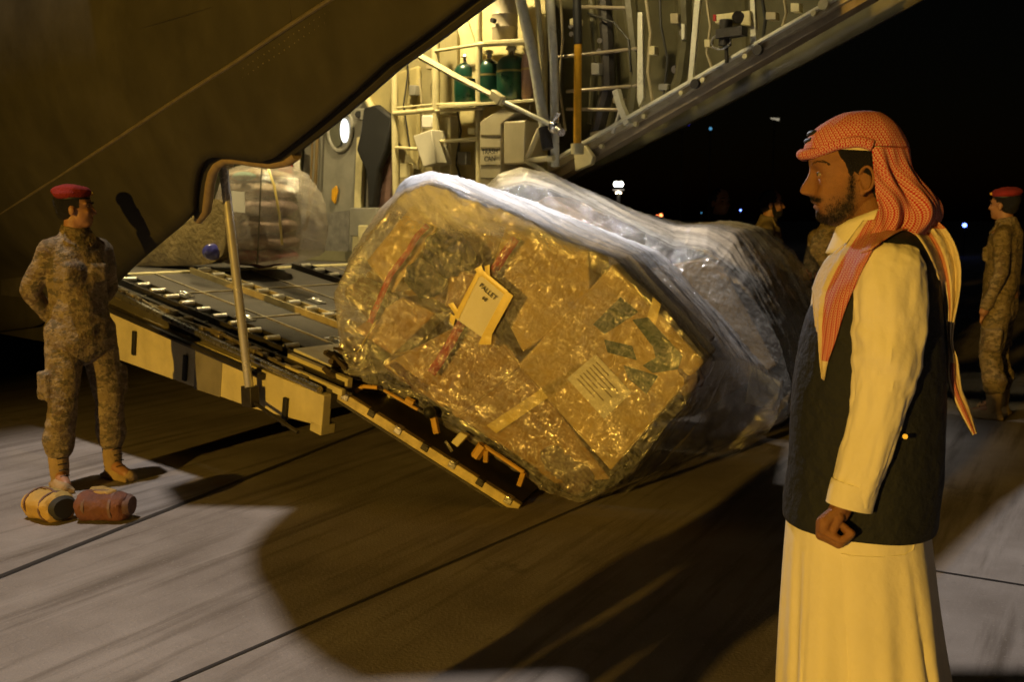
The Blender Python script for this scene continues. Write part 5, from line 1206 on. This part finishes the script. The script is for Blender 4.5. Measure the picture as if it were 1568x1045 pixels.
# --- draped scarf ends: cloth laid over vest, robe and hood
allv = []; allf = []
for rr_, cl in ((vb, True), (rb, True), (cl_, False), (sr, True)):
    t2 = MB().grid(rr_, closed=cl); o_ = len(allv); allv += t2.v; allf += [tuple(i+o_ for i in f) for f in t2.f]
bvh = BVHTree.FromPolygons([tuple(v) for v in allv], allf)
def drape(rowpx, off, nc=14, nr=50, yfall=0.0, wav=.004, sm=6, seed=0.0, mn=None):
    tab = [(float(i), *a, *b_) for i, (a, b_) in enumerate(rowpx)]; rs_ = catmull(tab, nr); G = []; D = []
    for q in rs_:
        g_, d_ = [], []
        for k in range(nc+1):
            f = k/nc; px, py = q[1]+(q[3]-q[1])*f, q[2]+(q[4]-q[2])*f; r_ = ray(px, py).normalized(); h = bvh.ray_cast(CAM, r_)
            fb = (hit(px, py, MC+MY*yfall, MY)-CAM).length
            dd = h[3]-off if h[0] is not None and h[3] < fb+.35 else fb
            g_.append(r_); d_.append(dd)
        G.append(g_); D.append(d_)
    for _ in range(sm):
        D2 = [r_[:] for r_ in D]
        for i in range(len(D)):
            for k in range(nc+1):
                nb_ = [D[min(i+1, len(D)-1)][k], D[max(i-1, 0)][k], D[i][min(k+1, nc)], D[i][max(k-1, 0)]]; a = (D[i][k]*2+sum(nb_))/6; D2[i][k] = min(a, D[i][k]) if D[i][k] < 2.6 else a
        D = D2
    return [[CAM+G[i][k]*(D[i][k]-wav*(math.sin(k/nc*9.5+i*.05+seed)+.6*math.sin(k/nc*17+seed*2))) for k in range(nc+1)] for i in range(len(D))]
uvpart('scarf_front_end', drape([((1322, 338), (1352, 335)), ((1304, 362), (1348, 358)), ((1286, 388), (1336, 384)), ((1268, 418), (1320, 414)), ((1256, 446), (1305, 448)), ((1252, 482), (1291, 484)), ((1253, 520), (1279, 524)), ((1255, 552), (1268, 554)), ((1258, 580), (1262, 583))], .012, wav=.003), [SHEMAGH, SHEMAGH_PALE], man, mi=lambda f, g_: 1 if f < .16 or g_ > .87 else 0)
uvpart('scarf_front_lining', drape([((1296, 372), (1310, 362)), ((1272, 392), (1292, 392)), ((1256, 412), (1276, 418)), ((1246, 436), (1262, 446)), ((1244, 450), (1254, 480)), ((1248, 500), (1256, 520))], .006, nc=8, wav=.002), SHEMAGH_PALE, man)
uvpart('scarf_shoulder_fold', drape([((1318, 388), (1344, 322)), ((1330, 384), (1352, 322)), ((1348, 372), (1364, 326)), ((1366, 360), (1382, 330)), ((1386, 352), (1402, 330)), ((1412, 352), (1428, 328))], .016, nc=16, yfall=-.02, wav=.005, sm=14, seed=1), SHEMAGH_ORANGE, man)
uvpart('scarf_back_end', drape([((1384, 340), (1432, 336)), ((1396, 352), (1448, 350)), ((1410, 368), (1462, 374)), ((1424, 392), (1470, 402)), ((1436, 424), (1471, 430)), ((1445, 456), (1467, 462)), ((1450, 492), (1460, 494))], .012, nc=16, yfall=-.03, wav=.010, sm=10, seed=2), [SHEMAGH_PALE, SHEMAGH_ORANGE], man, mi=lambda f, g_: 1 if g_ < .16 or (f > .3 and f < .45 and g_ > .2) else 0)
uvpart('scarf_back_tail', drape([((1440, 430), (1470, 430)), ((1447, 480), (1464, 482)), ((1451, 520), (1459, 524)), ((1452, 545), (1466, 548)), ((1450, 575), (1470, 578)), ((1456, 600), (1474, 600)), ((1466, 625), (1484, 622)), ((1478, 648), (1491, 644)), ((1489, 667), (1496, 664))], .01, nc=8, yfall=.02, wav=.008, sm=8, seed=3), [SHEMAGH_PALE, SHEMAGH], man, mi=lambda f, g_: 1 if .2 < f < .6 and g_ > .4 else 0)

# ------------------------------------------------------------------ far lights and posts
def emis(n, c, e): return mat(n, c, .5, emit=c, estr=e)
WH = emis('lamp_white', (1, .95, .85), 60); BL = emis('lamp_blue', (.12, .2, 1), 8); OR = emis('lamp_red', (1, .22, .06), 5); CY = emis('lamp_cyan', (.1, .35, .6), .8)
b0 = at(947, 345, 55); lp = thing('lamp_post', (b0.x, 55, 0), 'tall apron lamp post with twin bright white lamps beyond the wrapped load', 'lamp post')
tp_ = at(947, 291, 55)
part('pole', MB().tube([V((b0.x, 55, 0)), V((b0.x, 55, 1.5)), tp_], [.14, .12, .09], 12), DARK_METAL, lp)
part('crossarm', MB().box(tp_, V((.3, 0, 0)), V((0, .08, 0)), V((0, 0, .05))), DARK_METAL, lp)
for a in (943.5, 950.5): part('lamp_head', MB().ball(at(a, 282, 54.7), .13, 14, 10), WH, lp)
part('cabinet_lamp', MB().tube([at(943, 296, 54.6), at(947, 293.5, 54.6), at(951, 296, 54.6)], .045, 8), emis('lamp_warm', (1, .8, .5), 12), lp)
def beacon(px, py, Y, r, m, label):
    q = at(px, py, Y); t = thing('apron_light', (q.x, q.y, 0), label, 'light', None)
    part('post', MB().tube([V((q.x, q.y, 0)), q-UP*r], r*.35, 8), DARK_METAL, t); part('lamp', MB().ball(q, r, 12, 8), m, t)
beacon(1012, 330, 60, .11, OR, 'small red light just above the far wrapped load'); beacon(1006, 331, 60.5, .07, OR, 'tiny red light left of the small red one above the far load')
beacon(1074, 326, 60, .045, CY, 'tiny pale blue light left of the short haired man head'); beacon(1134, 322, 60, .06, BL, 'tiny blue light between the two heads behind the load')
beacon(1054, 352, 40, .07, BL, 'blue violet light touching the edge of the far white film')
beacon(1477, 345, 40, .085, BL, 'blue light lower of the two left of the right soldier head'); beacon(1548, 308, 40, .07, emis('lamp_bluewhite', (.5, .6, 1), 14), 'blue white light right of the right soldier beret')
beacon(1088, 197, 70, .11, CY, 'pale blue light on a tall thin mast under the open sky'); 
q = at(1045, 185, 70); t = thing('apron_light', (q.x, q.y, 0), 'short blue light bar high beside the aircraft sill beam', 'light')
part('post', MB().tube([V((q.x, q.y, 0)), q], .04, 8), DARK_METAL, t); part('lamp', MB().tube([at(1036, 181, 70), at(1056, 190, 70)], .10, 8), emis('lamp_deepblue', (.02, .02, .8), 1.2), t)
q = at(1186, 182, 70); t = thing('apron_light', (q.x, q.y, 0), 'small pale light bar high in the dark sky', 'light')
part('post', MB().tube([V((q.x, q.y, 0)), q], .04, 8), DARK_METAL, t); part('lamp', MB().tube([at(1180, 181, 70), at(1193, 183, 70)], [.04, .10], 8), emis('lamp_pale', (.8, .7, .5), .35), t)

# two soldier copies added out of view to cast dark bands on the apron
for (x, y, lb) in ((-1.50, .98, 'unseen soldier figure added left of the camera for its shadow, the farther of two'), (-1.85, .10, 'unseen soldier figure added left of the camera for its shadow, the nearer of two')):
    c_ = copy_tree(s2); c_.location = (x, y, 0); c_.rotation_euler = (0, 0, R(48)); c_['label'] = lb; c_['group'] = 'added shadow casters beside the camera'
